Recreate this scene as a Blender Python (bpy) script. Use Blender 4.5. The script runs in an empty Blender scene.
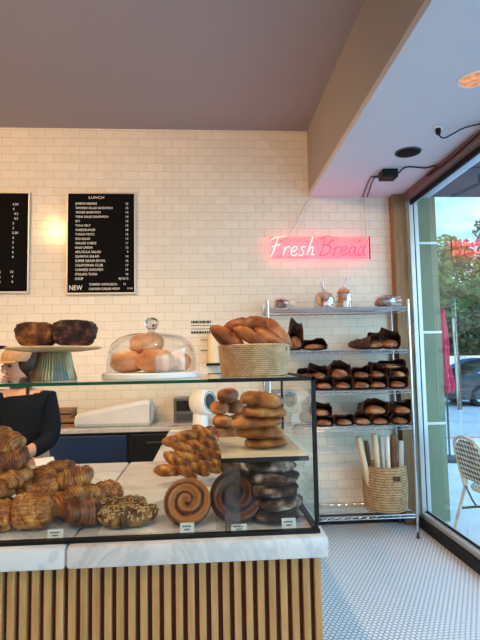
import bpy, bmesh, math, random
from math import sin, cos, pi, radians, sqrt, atan2
from mathutils import Vector, Matrix, noise
random.seed(7)
SC = bpy.context.scene
COL = SC.collection

# ------------------------------------------------------------------ camera
FPX, CAM_H = 495.0, 1.53
def cam_axes(pitch=radians(4.42), yaw=radians(3.80), roll=radians(-1.04)):
    f = Vector((sin(yaw)*cos(pitch), cos(yaw)*cos(pitch), sin(pitch)))
    r0 = Vector((cos(yaw), -sin(yaw), 0)); u0 = r0.cross(f)
    return cos(roll)*r0 + sin(roll)*u0, -sin(roll)*r0 + cos(roll)*u0, f
CR, CU, CF = cam_axes()
cam_data = bpy.data.cameras.new('camera'); cam = bpy.data.objects.new('camera', cam_data); COL.objects.link(cam)
cam_data.sensor_fit = 'VERTICAL'; cam_data.sensor_height = 36.0; cam_data.lens = FPX/640*36.0
cam_data.clip_start = 0.05; cam_data.clip_end = 300
m = Matrix((CR, CU, -CF)).transposed().to_4x4(); m.translation = (0, 0, CAM_H)
cam.matrix_world = m
SC.camera = cam
def ray(px, py): return CF + CR*((px-240)/FPX) - CU*((py-320)/FPX)
def atY(px, py, Y): d = ray(px, py); return Vector((0, 0, CAM_H)) + d*(Y/d.y)
def atZ(px, py, Z): d = ray(px, py); return Vector((0, 0, CAM_H)) + d*((Z-CAM_H)/d.z)

# ------------------------------------------------------------------ light, sky, exposure
SC.view_settings.view_transform = 'Standard'; SC.view_settings.look = 'None'
SC.view_settings.gamma = 1.0; SC.view_settings.use_curve_mapping = False
SC.view_settings.exposure = 0.40
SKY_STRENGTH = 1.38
LAMP_W = 1.25
world = bpy.data.worlds.new('sky'); SC.world = world; world.use_nodes = True
def build_world():
    nt = world.node_tree; nt.nodes.clear(); N = nt.nodes.new; Lk = nt.links.new
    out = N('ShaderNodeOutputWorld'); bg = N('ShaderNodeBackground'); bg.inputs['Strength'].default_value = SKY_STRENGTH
    tc = N('ShaderNodeTexCoord'); sep = N('ShaderNodeSeparateXYZ'); Lk(tc.outputs['Generated'], sep.inputs[0])
    rp = N('ShaderNodeValToRGB'); Lk(sep.outputs['Z'], rp.inputs[0])
    e = rp.color_ramp.elements
    e[0].position = 0.0; e[0].color = (.52, .75, .82, 1); e[1].position = .75; e[1].color = (.12, .36, .72, 1)
    k = e.new(.3); k.color = (.16, .60, .80, 1)
    mp = N('ShaderNodeMapping'); mp.inputs['Scale'].default_value = (1.6, 1.6, 6.0); Lk(tc.outputs['Generated'], mp.inputs[0])
    nz = N('ShaderNodeTexNoise'); nz.inputs['Scale'].default_value = 2.2; nz.inputs['Detail'].default_value = 7; Lk(mp.outputs[0], nz.inputs[0])
    cr = N('ShaderNodeValToRGB'); cr.color_ramp.elements[0].position = .49; cr.color_ramp.elements[1].position = .73
    Lk(nz.outputs[0], cr.inputs[0])
    mx = N('ShaderNodeMixRGB'); mx.inputs['Color2'].default_value = (.93, .96, .98, 1)
    Lk(cr.outputs[0], mx.inputs[0]); Lk(rp.outputs[0], mx.inputs[1])
    # sky strength raised out of view, right rear and overhead, to lift indoor daylight
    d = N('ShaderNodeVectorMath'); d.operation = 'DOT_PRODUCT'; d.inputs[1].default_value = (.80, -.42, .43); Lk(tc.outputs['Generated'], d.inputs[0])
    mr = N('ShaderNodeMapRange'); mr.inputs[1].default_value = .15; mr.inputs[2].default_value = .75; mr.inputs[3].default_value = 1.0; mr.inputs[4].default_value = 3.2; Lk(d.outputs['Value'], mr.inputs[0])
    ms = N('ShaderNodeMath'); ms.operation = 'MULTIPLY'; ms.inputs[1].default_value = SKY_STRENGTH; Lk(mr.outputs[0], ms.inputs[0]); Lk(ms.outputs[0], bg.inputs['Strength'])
    Lk(mx.outputs[0], bg.inputs[0]); Lk(bg.outputs[0], out.inputs[0])
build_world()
# sampling guide for the daylight in the window opening (a Cycles portal adds no light of its own)
pl = bpy.data.lights.new('daylight_portal', 'AREA'); pl.shape = 'RECTANGLE'; pl.size = 5.6; pl.size_y = 2.95
pl.cycles.is_portal = True
po = bpy.data.objects.new('daylight_portal', pl); COL.objects.link(po)
po.location = (2.0, 1.75, 1.52); po.rotation_euler = (0, radians(90), radians(0))
po.rotation_euler = Matrix(((0, 0, 1), (1, 0, 0), (0, 1, 0))).to_euler()   # light's -Z faces -X (into the room)
pl2 = bpy.data.lights.new('rear_daylight_portal', 'AREA'); pl2.shape = 'RECTANGLE'; pl2.size = .86; pl2.size_y = 2.8
pl2.cycles.is_portal = True
po2 = bpy.data.objects.new('rear_daylight_portal', pl2); COL.objects.link(po2)
po2.location = (1.43, -2.66, 1.5); po2.rotation_euler = (radians(90), 0, 0)
sun_d = bpy.data.lights.new('sun', 'SUN'); sun_d.energy = 3.0; sun_d.angle = radians(1.0); sun_d.color = (1, .93, .82)
sun = bpy.data.objects.new('sun', sun_d); COL.objects.link(sun)
sun.rotation_euler = Vector((.62, .62, -.30)).to_track_quat('-Z', 'Y').to_euler()

# ------------------------------------------------------------------ materials
def nodes(name):
    mt = bpy.data.materials.new(name); mt.use_nodes = True; nt = mt.node_tree
    return mt, nt, nt.nodes['Principled BSDF'], nt.nodes.new, nt.links.new
def rgb(r, g, b):
    f = lambda c: (c/255/12.92) if c/255 <= .04045 else ((c/255+.055)/1.055)**2.4
    return (f(r), f(g), f(b), 1)
def plain(name, col, rough=.5, metal=0.0, spec=.5, emit=None, es=1.0):
    mt, nt, b, N, L = nodes(name)
    b.inputs['Base Color'].default_value = col; b.inputs['Roughness'].default_value = rough
    b.inputs['Metallic'].default_value = metal; b.inputs['Specular IOR Level'].default_value = spec
    if emit: b.inputs['Emission Color'].default_value = emit; b.inputs['Emission Strength'].default_value = es
    return mt
def coords(N, L, scale=(1, 1, 1), rand=True):
    tc = N('ShaderNodeTexCoord'); mp = N('ShaderNodeMapping'); mp.inputs['Scale'].default_value = scale
    L(tc.outputs['Object'], mp.inputs[0])
    if rand:
        oi = N('ShaderNodeObjectInfo'); ml = N('ShaderNodeMath'); ml.operation = 'MULTIPLY'; ml.inputs[1].default_value = 13.0
        L(oi.outputs['Random'], ml.inputs[0]); L(ml.outputs[0], mp.inputs['Location'])
    return mp.outputs[0]
def ramp(N, L, src, stops):
    r = N('ShaderNodeValToRGB'); e = r.color_ramp.elements
    e[0].position, e[0].color = stops[0]; e[1].position, e[1].color = stops[-1]
    for p, c in stops[1:-1]: k = e.new(p); k.color = c
    L(src, r.inputs[0]); return r.outputs[0]
def mottled(name, stops, scale=8, rough=.6, bump=.3, bscale=None, stretch=(1, 1, 1), metal=0, detail=6, dist=.01, spec=.4, rand=True):
    mt, nt, b, N, L = nodes(name)
    v = coords(N, L, stretch, rand)
    nz = N('ShaderNodeTexNoise'); nz.inputs['Scale'].default_value = scale; nz.inputs['Detail'].default_value = detail; L(v, nz.inputs[0])
    L(ramp(N, L, nz.outputs[0], stops), b.inputs['Base Color'])
    b.inputs['Roughness'].default_value = rough; b.inputs['Metallic'].default_value = metal; b.inputs['Specular IOR Level'].default_value = spec
    if bump:
        n2 = N('ShaderNodeTexNoise'); n2.inputs['Scale'].default_value = bscale or scale*3; n2.inputs['Detail'].default_value = 8; L(v, n2.inputs[0])
        bp = N('ShaderNodeBump'); bp.inputs['Strength'].default_value = bump; bp.inputs['Distance'].default_value = dist
        L(n2.outputs[0], bp.inputs['Height']); L(bp.outputs[0], b.inputs['Normal'])
    return mt
def banded(name, stops, scale=30, axis='X', distort=3, rough=.45, bump=.5, dist=.006, mixn=.5):
    """laminated pastry: layer bands along one axis broken up by noise"""
    mt, nt, b, N, L = nodes(name)
    v = coords(N, L)
    w = N('ShaderNodeTexWave'); w.bands_direction = axis; w.inputs['Scale'].default_value = scale; w.inputs['Distortion'].default_value = distort
    w.inputs['Detail'].default_value = 3; w.inputs['Detail Scale'].default_value = 1.5; L(v, w.inputs[0])
    nz = N('ShaderNodeTexNoise'); nz.inputs['Scale'].default_value = 24; nz.inputs['Detail'].default_value = 9; nz.inputs['Roughness'].default_value = .62; L(v, nz.inputs[0])
    mx = N('ShaderNodeMixRGB'); mx.inputs[0].default_value = mixn; L(w.outputs['Fac'], mx.inputs[1]); L(nz.outputs[0], mx.inputs[2])
    L(ramp(N, L, mx.outputs[0], stops), b.inputs['Base Color'])
    b.inputs['Roughness'].default_value = rough
    bp = N('ShaderNodeBump'); bp.inputs['Strength'].default_value = bump; bp.inputs['Distance'].default_value = dist
    L(mx.outputs[0], bp.inputs['Height']); L(bp.outputs[0], b.inputs['Normal'])
    return mt
def glass(name, tint=(1, 1, 1, 1), base=.05, edge=.75, power=4.0):
    mt, nt, b, N, L = nodes(name); nt.nodes.remove(b)
    out = nt.nodes['Material Output']
    tr = N('ShaderNodeBsdfTransparent'); tr.inputs[0].default_value = tint
    gl = N('ShaderNodeBsdfGlossy'); gl.inputs['Roughness'].default_value = 0.0; gl.inputs[0].default_value = (1, 1, 1, 1)
    lw = N('ShaderNodeLayerWeight'); lw.inputs[0].default_value = .5
    pw = N('ShaderNodeMath'); pw.operation = 'POWER'; pw.inputs[1].default_value = power; L(lw.outputs['Facing'], pw.inputs[0])
    ma = N('ShaderNodeMath'); ma.operation = 'MULTIPLY_ADD'; ma.inputs[1].default_value = edge; ma.inputs[2].default_value = base; ma.use_clamp = True
    L(pw.outputs[0], ma.inputs[0])
    mx = N('ShaderNodeMixShader'); L(ma.outputs[0], mx.inputs[0]); L(tr.outputs[0], mx.inputs[1]); L(gl.outputs[0], mx.inputs[2])
    L(mx.outputs[0], out.inputs[0]); return mt

def tile_mat():
    mt, nt, b, N, L = nodes('subway_tile')
    tc = N('ShaderNodeTexCoord'); s = N('ShaderNodeSeparateXYZ'); L(tc.outputs['Object'], s.inputs[0])
    c = N('ShaderNodeCombineXYZ'); L(s.outputs['X'], c.inputs[0]); L(s.outputs['Z'], c.inputs[1])
    br = N('ShaderNodeTexBrick'); L(c.outputs[0], br.inputs[0])
    br.inputs['Color1'].default_value = rgb(234, 227, 212); br.inputs['Color2'].default_value = rgb(227, 220, 205)
    br.inputs['Mortar'].default_value = rgb(198, 190, 179)
    br.inputs['Scale'].default_value = 1; br.inputs['Brick Width'].default_value = .157; br.inputs['Row Height'].default_value = .0787
    br.inputs['Mortar Size'].default_value = .0022; br.inputs['Mortar Smooth'].default_value = .3; br.inputs['Bias'].default_value = 0
    L(br.outputs['Color'], b.inputs['Base Color']); b.inputs['Roughness'].default_value = .17; b.inputs['Specular IOR Level'].default_value = .22
    nz = N('ShaderNodeTexNoise'); nz.inputs['Scale'].default_value = 5; L(c.outputs[0], nz.inputs[0])
    ad = N('ShaderNodeMath'); ad.operation = 'MULTIPLY_ADD'; ad.inputs[1].default_value = -1.0; L(br.outputs['Fac'], ad.inputs[0])
    m2 = N('ShaderNodeMath'); m2.operation = 'MULTIPLY'; m2.inputs[1].default_value = .25; L(nz.outputs[0], m2.inputs[0]); L(m2.outputs[0], ad.inputs[2])
    bp = N('ShaderNodeBump'); bp.inputs['Strength'].default_value = .35; bp.inputs['Distance'].default_value = .004
    L(ad.outputs[0], bp.inputs['Height']); L(bp.outputs[0], b.inputs['Normal'])
    return mt
def hex_mat(pitch=.031):
    mt, nt, b, N, L = nodes('hex_mosaic')
    tc = N('ShaderNodeTexCoord'); sc = N('ShaderNodeVectorMath'); sc.operation = 'MULTIPLY'; sc.inputs[1].default_value = (1/pitch, 1/pitch, 0)
    L(tc.outputs['Object'], sc.inputs[0])
    R3 = 1.7320508
    def cell(off):
        a = N('ShaderNodeVectorMath'); a.operation = 'SUBTRACT'; a.inputs[1].default_value = off; L(sc.outputs[0], a.inputs[0])
        w = N('ShaderNodeVectorMath'); w.operation = 'WRAP'; w.inputs[1].default_value = (.5, R3/2, 1); w.inputs[2].default_value = (-.5, -R3/2, -1)
        L(a.outputs[0], w.inputs[0])
        ab = N('ShaderNodeVectorMath'); ab.operation = 'ABSOLUTE'; L(w.outputs[0], ab.inputs[0])
        d = N('ShaderNodeVectorMath'); d.operation = 'DOT_PRODUCT'; d.inputs[1].default_value = (.5, R3/2, 0); L(ab.outputs[0], d.inputs[0])
        s = N('ShaderNodeSeparateXYZ'); L(ab.outputs[0], s.inputs[0])
        mx = N('ShaderNodeMath'); mx.operation = 'MAXIMUM'; L(d.outputs['Value'], mx.inputs[0]); L(s.outputs['X'], mx.inputs[1])
        ln = N('ShaderNodeVectorMath'); ln.operation = 'LENGTH'; L(w.outputs[0], ln.inputs[0])
        av = N('ShaderNodeMix'); av.inputs[0].default_value = .5; L(mx.outputs[0], av.inputs[2]); L(ln.outputs['Value'], av.inputs[3])
        return av.outputs[0]
    mn = N('ShaderNodeMath'); mn.operation = 'MINIMUM'; L(cell((0, 0, 0)), mn.inputs[0]); L(cell((.5, R3/2, 0)), mn.inputs[1])
    L(ramp(N, L, mn.outputs[0], [(.425, rgb(234, 236, 238)), (.462, rgb(58, 68, 88))]), b.inputs['Base Color'])
    b.inputs['Roughness'].default_value = .3
    bp = N('ShaderNodeBump'); bp.invert = True; bp.inputs['Strength'].default_value = .3; bp.inputs['Distance'].default_value = .003
    L(mn.outputs[0], bp.inputs['Height']); L(bp.outputs[0], b.inputs['Normal'])
    return mt
def marble_mat():
    mt, nt, b, N, L = nodes('white_marble')
    v = coords(N, L, (1, 1, 1), False)
    nz = N('ShaderNodeTexNoise'); nz.inputs['Scale'].default_value = 3.0; nz.inputs['Detail'].default_value = 8; nz.inputs['Distortion'].default_value = 2.2; L(v, nz.inputs[0])
    L(ramp(N, L, nz.outputs[0], [(.30, rgb(196, 195, 196)), (.45, rgb(206, 205, 205)), (.50, rgb(188, 188, 191)), (.55, rgb(207, 206, 206)), (.75, rgb(212, 210, 210))]), b.inputs['Base Color'])
    b.inputs['Roughness'].default_value = .25; return mt
def weave_mat(name, c1, c2, sx=60, sz=90):
    mt, nt, b, N, L = nodes(name)
    tc = N('ShaderNodeTexCoord'); s = N('ShaderNodeSeparateXYZ'); L(tc.outputs['Object'], s.inputs[0])
    at = N('ShaderNodeMath'); at.operation = 'ARCTAN2'; L(s.outputs['Y'], at.inputs[0]); L(s.outputs['X'], at.inputs[1])
    c = N('ShaderNodeCombineXYZ')
    m1 = N('ShaderNodeMath'); m1.operation = 'MULTIPLY'; m1.inputs[1].default_value = sx; L(at.outputs[0], m1.inputs[0])
    m2 = N('ShaderNodeMath'); m2.operation = 'MULTIPLY'; m2.inputs[1].default_value = sz; L(s.outputs['Z'], m2.inputs[0])
    L(m1.outputs[0], c.inputs[0]); L(m2.outputs[0], c.inputs[1])
    br = N('ShaderNodeTexBrick'); L(c.outputs[0], br.inputs[0])
    br.inputs['Scale'].default_value = 1; br.inputs['Brick Width'].default_value = 2.0; br.inputs['Row Height'].default_value = 1.0
    br.inputs['Mortar Size'].default_value = .16; br.inputs['Mortar Smooth'].default_value = 1; br.inputs['Color1'].default_value = c1
    br.inputs['Color2'].default_value = tuple(x*.86 for x in c1[:3])+(1,); br.inputs['Mortar'].default_value = c2
    nz = N('ShaderNodeTexNoise'); nz.inputs['Scale'].default_value = 25; L(tc.outputs['Object'], nz.inputs[0])
    mx = N('ShaderNodeMixRGB'); mx.blend_type = 'OVERLAY'; mx.inputs[0].default_value = .5; L(br.outputs['Color'], mx.inputs[1]); L(nz.outputs[0], mx.inputs[2])
    L(mx.outputs[0], b.inputs['Base Color']); b.inputs['Roughness'].default_value = .85
    bp = N('ShaderNodeBump'); bp.invert = True; bp.inputs['Strength'].default_value = .9; bp.inputs['Distance'].default_value = .006
    L(br.outputs['Fac'], bp.inputs['Height']); L(bp.outputs[0], b.inputs['Normal'])
    return mt
def swirl_mat(name, light, dark, turns=42, gmix=.5):
    """spiral seam of a rolled bun, in its own polar coordinates (axis = local Z)"""
    mt, nt, b, N, L = nodes(name)
    tc = N('ShaderNodeTexCoord'); s = N('ShaderNodeSeparateXYZ'); L(tc.outputs['Object'], s.inputs[0])
    at = N('ShaderNodeMath'); at.operation = 'ARCTAN2'; L(s.outputs['Y'], at.inputs[0]); L(s.outputs['X'], at.inputs[1])
    c = N('ShaderNodeCombineXYZ'); L(s.outputs['X'], c.inputs[0]); L(s.outputs['Y'], c.inputs[1])
    ln = N('ShaderNodeVectorMath'); ln.operation = 'LENGTH'; L(c.outputs[0], ln.inputs[0])
    k = N('ShaderNodeMath'); k.operation = 'MULTIPLY'; k.inputs[1].default_value = 2*pi*turns; L(ln.outputs['Value'], k.inputs[0])
    su = N('ShaderNodeMath'); su.operation = 'SUBTRACT'; L(k.outputs[0], su.inputs[0]); L(at.outputs[0], su.inputs[1])
    nz = N('ShaderNodeTexNoise'); nz.inputs['Scale'].default_value = 28; nz.inputs['Detail'].default_value = 5; L(tc.outputs['Object'], nz.inputs[0])
    nm = N('ShaderNodeMath'); nm.operation = 'MULTIPLY_ADD'; nm.inputs[1].default_value = 3.0; L(nz.outputs[0], nm.inputs[0]); L(su.outputs[0], nm.inputs[2])
    sn = N('ShaderNodeMath'); sn.operation = 'SINE'; L(nm.outputs[0], sn.inputs[0])
    mr = N('ShaderNodeMapRange'); mr.inputs[1].default_value = -1; mr.inputs[2].default_value = 1; L(sn.outputs[0], mr.inputs[0])
    mx = N('ShaderNodeMixRGB'); mx.inputs[0].default_value = .3; L(mr.outputs[0], mx.inputs[1]); L(nz.outputs[0], mx.inputs[2])
    mid = tuple((light[i]*.55+dark[i]*.45) for i in range(3))+(1,)
    L(ramp(N, L, mx.outputs[0], [(.12, dark), (.35, mid), (.8, light)]), b.inputs['Base Color'])
    b.inputs['Roughness'].default_value = .38; return mt

def mottled_emit():
    mt, nt, b, N, L = nodes('amber_lamp'); tc = N('ShaderNodeTexCoord'); nz = N('ShaderNodeTexNoise'); nz.inputs['Scale'].default_value = 30; L(tc.outputs['Object'], nz.inputs[0])
    L(ramp(N, L, nz.outputs[0], [(.35, (.42, .14, .045, 1)), (.65, (.72, .36, .17, 1))]), b.inputs['Emission Color']); b.inputs['Emission Strength'].default_value = .9; b.inputs['Base Color'].default_value = rgb(120, 70, 40); return mt
def clear_glass():
    mt, nt, b, N, L = nodes('solid_glass'); b.inputs['Transmission Weight'].default_value = 1; b.inputs['Roughness'].default_value = 0; b.inputs['IOR'].default_value = 1.45; return mt
M = dict(
    knob=clear_glass(),
    tile=tile_mat(), hexf=hex_mat(), marble=marble_mat(),
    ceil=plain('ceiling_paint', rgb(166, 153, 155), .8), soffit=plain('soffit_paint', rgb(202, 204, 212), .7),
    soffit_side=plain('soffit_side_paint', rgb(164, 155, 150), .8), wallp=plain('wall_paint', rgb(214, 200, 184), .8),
    tan=mottled('tan_wood_trim', [(.3, rgb(128, 98, 64)), (.7, rgb(148, 116, 78))], 6, .5, .1, stretch=(6, 6, .6), rand=False),
    pink=plain('header_paint', rgb(120, 94, 90), .6), black=plain('black_metal', rgb(9, 10, 11), .5, spec=.3), blackmatte=plain('black_matte', rgb(14, 14, 14), .85, spec=.2),
    alu=plain('aluminium_frame', rgb(196, 206, 212), .35, .35), chrome=plain('chrome_wire', rgb(205, 208, 212), .22, .95),
    oak=mottled('oak_slat', [(.25, rgb(164, 118, 70)), (.55, rgb(188, 142, 90)), (.8, rgb(202, 158, 106))], 5, .55, .12, stretch=(9, 9, .7), rand=False),
    oakback=plain('slat_backing', rgb(92, 48, 34), .8),
    pane=glass('case_glass', (.86, .885, .87, 1), .028, .7, 4.5), pane_green=plain('glass_edge_green', rgb(14, 74, 52), .15),
    window=glass('window_glass', (.97, .99, 1, 1), .06, .75, 3.2), dome=glass('dome_glass', (.97, .97, .97, 1), .05, .75, 2.6),
    acrylic=glass('acrylic_strip', (.80, .79, .77, 1), .10, .6, 3), bag=glass('clear_plastic_bag', (.86, .84, .85, 1), .20, .6, 1.6),
    white=plain('white_paint', rgb(236, 234, 230), .5), paper=plain('white_paper', rgb(236, 235, 232), .8), cream=plain('cream_plastic', rgb(232, 214, 178), .5),
    felt=mottled('black_letterboard', [(.3, rgb(9, 9, 10)), (.7, rgb(14, 14, 15))], 40, .9, .1, rand=False, spec=.15),
    letter=plain('white_letters', rgb(242, 240, 234), .5), silver=plain('silver_frame', rgb(206, 200, 190), .4, .3),
    navy=plain('navy_cloth', rgb(13, 20, 30), .9, spec=.1), blue=plain('dark_blue_laminate', rgb(17, 48, 96), .4), darkcab=plain('black_cabinet', rgb(14, 16, 22), .3),
    card=mottled('cardboard', [(.3, rgb(120, 88, 62)), (.7, rgb(148, 110, 80))], 6, .8, .1, rand=False), wrap=mottled('white_wrap', [(.3, rgb(212, 214, 218)), (.7, rgb(232, 232, 232))], 5, .4, .4, 9, rand=False),
    steel=plain('brushed_steel', rgb(120, 122, 124), .4, .7), grille=plain('dark_grille', rgb(62, 66, 72), .5),
    skin=mottled('skin', [(.3, rgb(196, 148, 122)), (.7, rgb(210, 162, 136))], 5, .5, 0), hair=mottled('dark_hair', [(.3, rgb(22, 15, 12)), (.7, rgb(40, 27, 22))], 30, .5, .4, stretch=(1, 1, .2)),
    cap=mottled('tan_cap', [(.3, rgb(150, 122, 92)), (.7, rgb(174, 146, 114))], 60, .9, .2), trousers=plain('dark_trousers', rgb(24, 24, 30), .9), eye=plain('eye', rgb(30, 22, 18), .2), lips=plain('lips', rgb(170, 96, 88), .5),
    croi=banded('croissant_crust', [(.34, rgb(92, 44, 15)), (.49, rgb(164, 92, 36)), (.64, rgb(220, 156, 84))], 34, 'X', 3.5, mixn=.88, bump=.7, dist=.008, rough=.38),
    croid=banded('dark_croissant_crust', [(.34, rgb(62, 28, 13)), (.5, rgb(116, 58, 26)), (.66, rgb(182, 112, 60))], 34, 'X', 3.5, mixn=.88, bump=.7, dist=.008, rough=.35),
    pac=banded('scored_pastry_crust', [(.34, rgb(100, 48, 15)), (.49, rgb(172, 98, 36)), (.64, rgb(224, 162, 86))], 26, 'Y', 6, mixn=.9, bump=.7, dist=.008, rough=.38),
    almond=mottled('almond_paste_crust', [(.34, rgb(60, 34, 16)), (.5, rgb(124, 80, 38)), (.66, rgb(184, 138, 78))], 30, .6, .8, 60),
    flake=plain('almond_flake', rgb(204, 168, 112), .6),
    swirl=swirl_mat('cinnamon_bun', rgb(196, 124, 62), rgb(58, 26, 13), 29), swirld=swirl_mat('dark_bun', rgb(112, 58, 32), rgb(40, 19, 12), 24),
    twist=banded('twist_crust', [(.34, rgb(88, 42, 12)), (.5, rgb(168, 96, 30)), (.66, rgb(224, 162, 78))], 12, 'DIAGONAL', 2.5, mixn=.9, bump=.7),
    cookie=mottled('dark_cookie', [(.42, rgb(48, 28, 20)), (.52, rgb(88, 58, 44)), (.60, rgb(156, 130, 114)), (.70, rgb(214, 200, 188))], 15, .85, 1.0, 26, dist=.02),
    flat=mottled('golden_flatbread', [(.36, rgb(104, 50, 16)), (.52, rgb(172, 102, 38)), (.68, rgb(216, 158, 80))], 14, .4, .6, 45),
    bun=mottled('sugared_bun', [(.3, rgb(178, 106, 58)), (.5, rgb(210, 148, 100)), (.68, rgb(232, 196, 158))], 12, .7, .3, 160),
    bun2=mottled('brown_roll', [(.34, rgb(92, 46, 18)), (.5, rgb(156, 90, 40)), (.68, rgb(206, 146, 84))], 14, .5, .4, 50),
    batard=mottled('crusty_roll', [(.36, rgb(84, 38, 16)), (.52, rgb(146, 76, 34)), (.64, rgb(196, 124, 72)), (.76, rgb(228, 184, 142))], 14, .5, .6, 60, stretch=(.5, 1, 1)),
    loafc=mottled('country_loaf', [(.3, rgb(84, 46, 27)), (.5, rgb(142, 90, 58)), (.7, rgb(202, 156, 116))], 11, .7, .4, 50),
    kraft=mottled('dark_kraft_paper', [(.3, rgb(48, 30, 23)), (.7, rgb(88, 58, 43))], 12, .55, .9, 18, dist=.02),
    banana=mottled('banana_bread', [(.36, rgb(58, 30, 14)), (.52, rgb(112, 64, 28)), (.68, rgb(176, 118, 62))], 22, .85, 1.0, 60, dist=.02),
    choc=mottled('chocolate_cake', [(.36, rgb(30, 14, 12)), (.52, rgb(62, 34, 26)), (.68, rgb(116, 80, 62))], 28, .85, 1.0, 70, dist=.02),
    patina=mottled('patina_ribbed', [(.34, rgb(84, 66, 42)), (.5, rgb(150, 126, 84)), (.58, rgb(160, 144, 110)), (.62, rgb(96, 124, 136)), (.78, rgb(128, 158, 170))], 6, .35, .1, stretch=(1, 1, .25), metal=.4),
    plate_gold=mottled('gold_plate', [(.3, rgb(186, 150, 104)), (.7, rgb(216, 186, 142))], 9, .4, .1, metal=.0),
    rope=weave_mat('rope_basket', rgb(208, 172, 130), rgb(140, 106, 74), 14, 130), seagrass=weave_mat('seagrass_basket', rgb(190, 158, 116), rgb(60, 44, 28), 15, 46),
    board=mottled('pale_wood_board', [(.3, rgb(206, 186, 152)), (.55, rgb(226, 210, 180)), (.8, rgb(236, 224, 198))], 5, .5, .05, stretch=(1, 9, 9), rand=False),
    bagpaper=plain('cream_paper_sleeve', rgb(206, 188, 158), .8), greyplastic=plain('clear_grey_sleeve', rgb(186, 190, 192), .3),
    green=mottled('green_outer_wall', [(.3, rgb(112, 126, 104)), (.7, rgb(122, 136, 112))], 3, .7, .1, rand=False), greyext=plain('canopy_grey', rgb(50, 54, 60), .7),
    pavement=mottled('pavement', [(.3, rgb(176, 184, 192)), (.7, rgb(196, 202, 208))], 3, .8, .1, rand=False), asphalt=mottled('asphalt', [(.3, rgb(150, 160, 170)), (.7, rgb(170, 178, 186))], 2, .8, .1, rand=False),
    redcurb=plain('red_curb', rgb(196, 110, 108), .8), palewall=plain('pale_outer_wall', rgb(196, 198, 196), .8),
    leaf=mottled('leaf', [(.3, rgb(44, 72, 28)), (.55, rgb(80, 108, 42)), (.8, rgb(150, 164, 62))], .6, .6, 0, rand=False), leafd=mottled('dark_leaf', [(.3, rgb(26, 46, 28)), (.7, rgb(60, 86, 50))], 1.2, .6, 0, rand=False), bark=plain('bark', rgb(84, 68, 54), .9),
    carblue=plain('dark_car_paint', rgb(24, 32, 48), .15, .3), carlight=plain('blue_car_paint', rgb(62, 104, 150), .2, .3), carglass=plain('car_glass', rgb(120, 150, 190), .05, .3), rubber=plain('rubber', rgb(16, 16, 17), .8), rim=plain('alloy_rim', rgb(180, 184, 188), .3, .6), tail=plain('tail_light', rgb(200, 40, 50), .3),
    magenta=plain('magenta_canvas', rgb(188, 36, 72), .8), stake=plain('pale_stake', rgb(206, 200, 178), .8),
    bamboo=mottled('cream_bamboo', [(.3, rgb(196, 178, 142)), (.7, rgb(222, 208, 176))], 12, .4, .1), bamboo_dark=plain('bamboo_binding', rgb(96, 78, 56), .6),
    amber=mottled_emit(), lampglow=plain('warm_lamp', rgb(255, 220, 170), .5, emit=(1, .70, .40, 1), es=9.0),
    neon_hot=plain('neon_tube_bright', rgb(255, 190, 190), .4, emit=(1, .50, .40, 1), es=1.7), neon=plain('neon_tube_pink', rgb(240, 90, 130), .4, emit=(1, .035, .13, 1), es=.36),
    cordw=plain('grey_white_cord', rgb(204, 198, 192), .6), notice=plain('notice_paper', rgb(222, 220, 206), .8),
)
def checker_weave():
    mt, nt, b, N, L = nodes('black_white_weave')
    tc = N('ShaderNodeTexCoord'); mp = N('ShaderNodeMapping'); mp.inputs['Rotation'].default_value = (0, radians(45), 0); L(tc.outputs['Object'], mp.inputs[0])
    ck = N('ShaderNodeTexChecker'); ck.inputs['Scale'].default_value = 34; ck.inputs['Color1'].default_value = rgb(20, 20, 22); ck.inputs['Color2'].default_value = rgb(226, 222, 210)
    s = N('ShaderNodeSeparateXYZ'); c = N('ShaderNodeCombineXYZ'); L(mp.outputs[0], s.inputs[0]); L(s.outputs['X'], c.inputs[0]); L(s.outputs['Z'], c.inputs[1]); c.inputs[2].default_value = .013
    L(c.outputs[0], ck.inputs[0]); L(ck.outputs[0], b.inputs['Base Color']); b.inputs['Roughness'].default_value = .5; return mt
M['weave'] = checker_weave()

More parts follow.
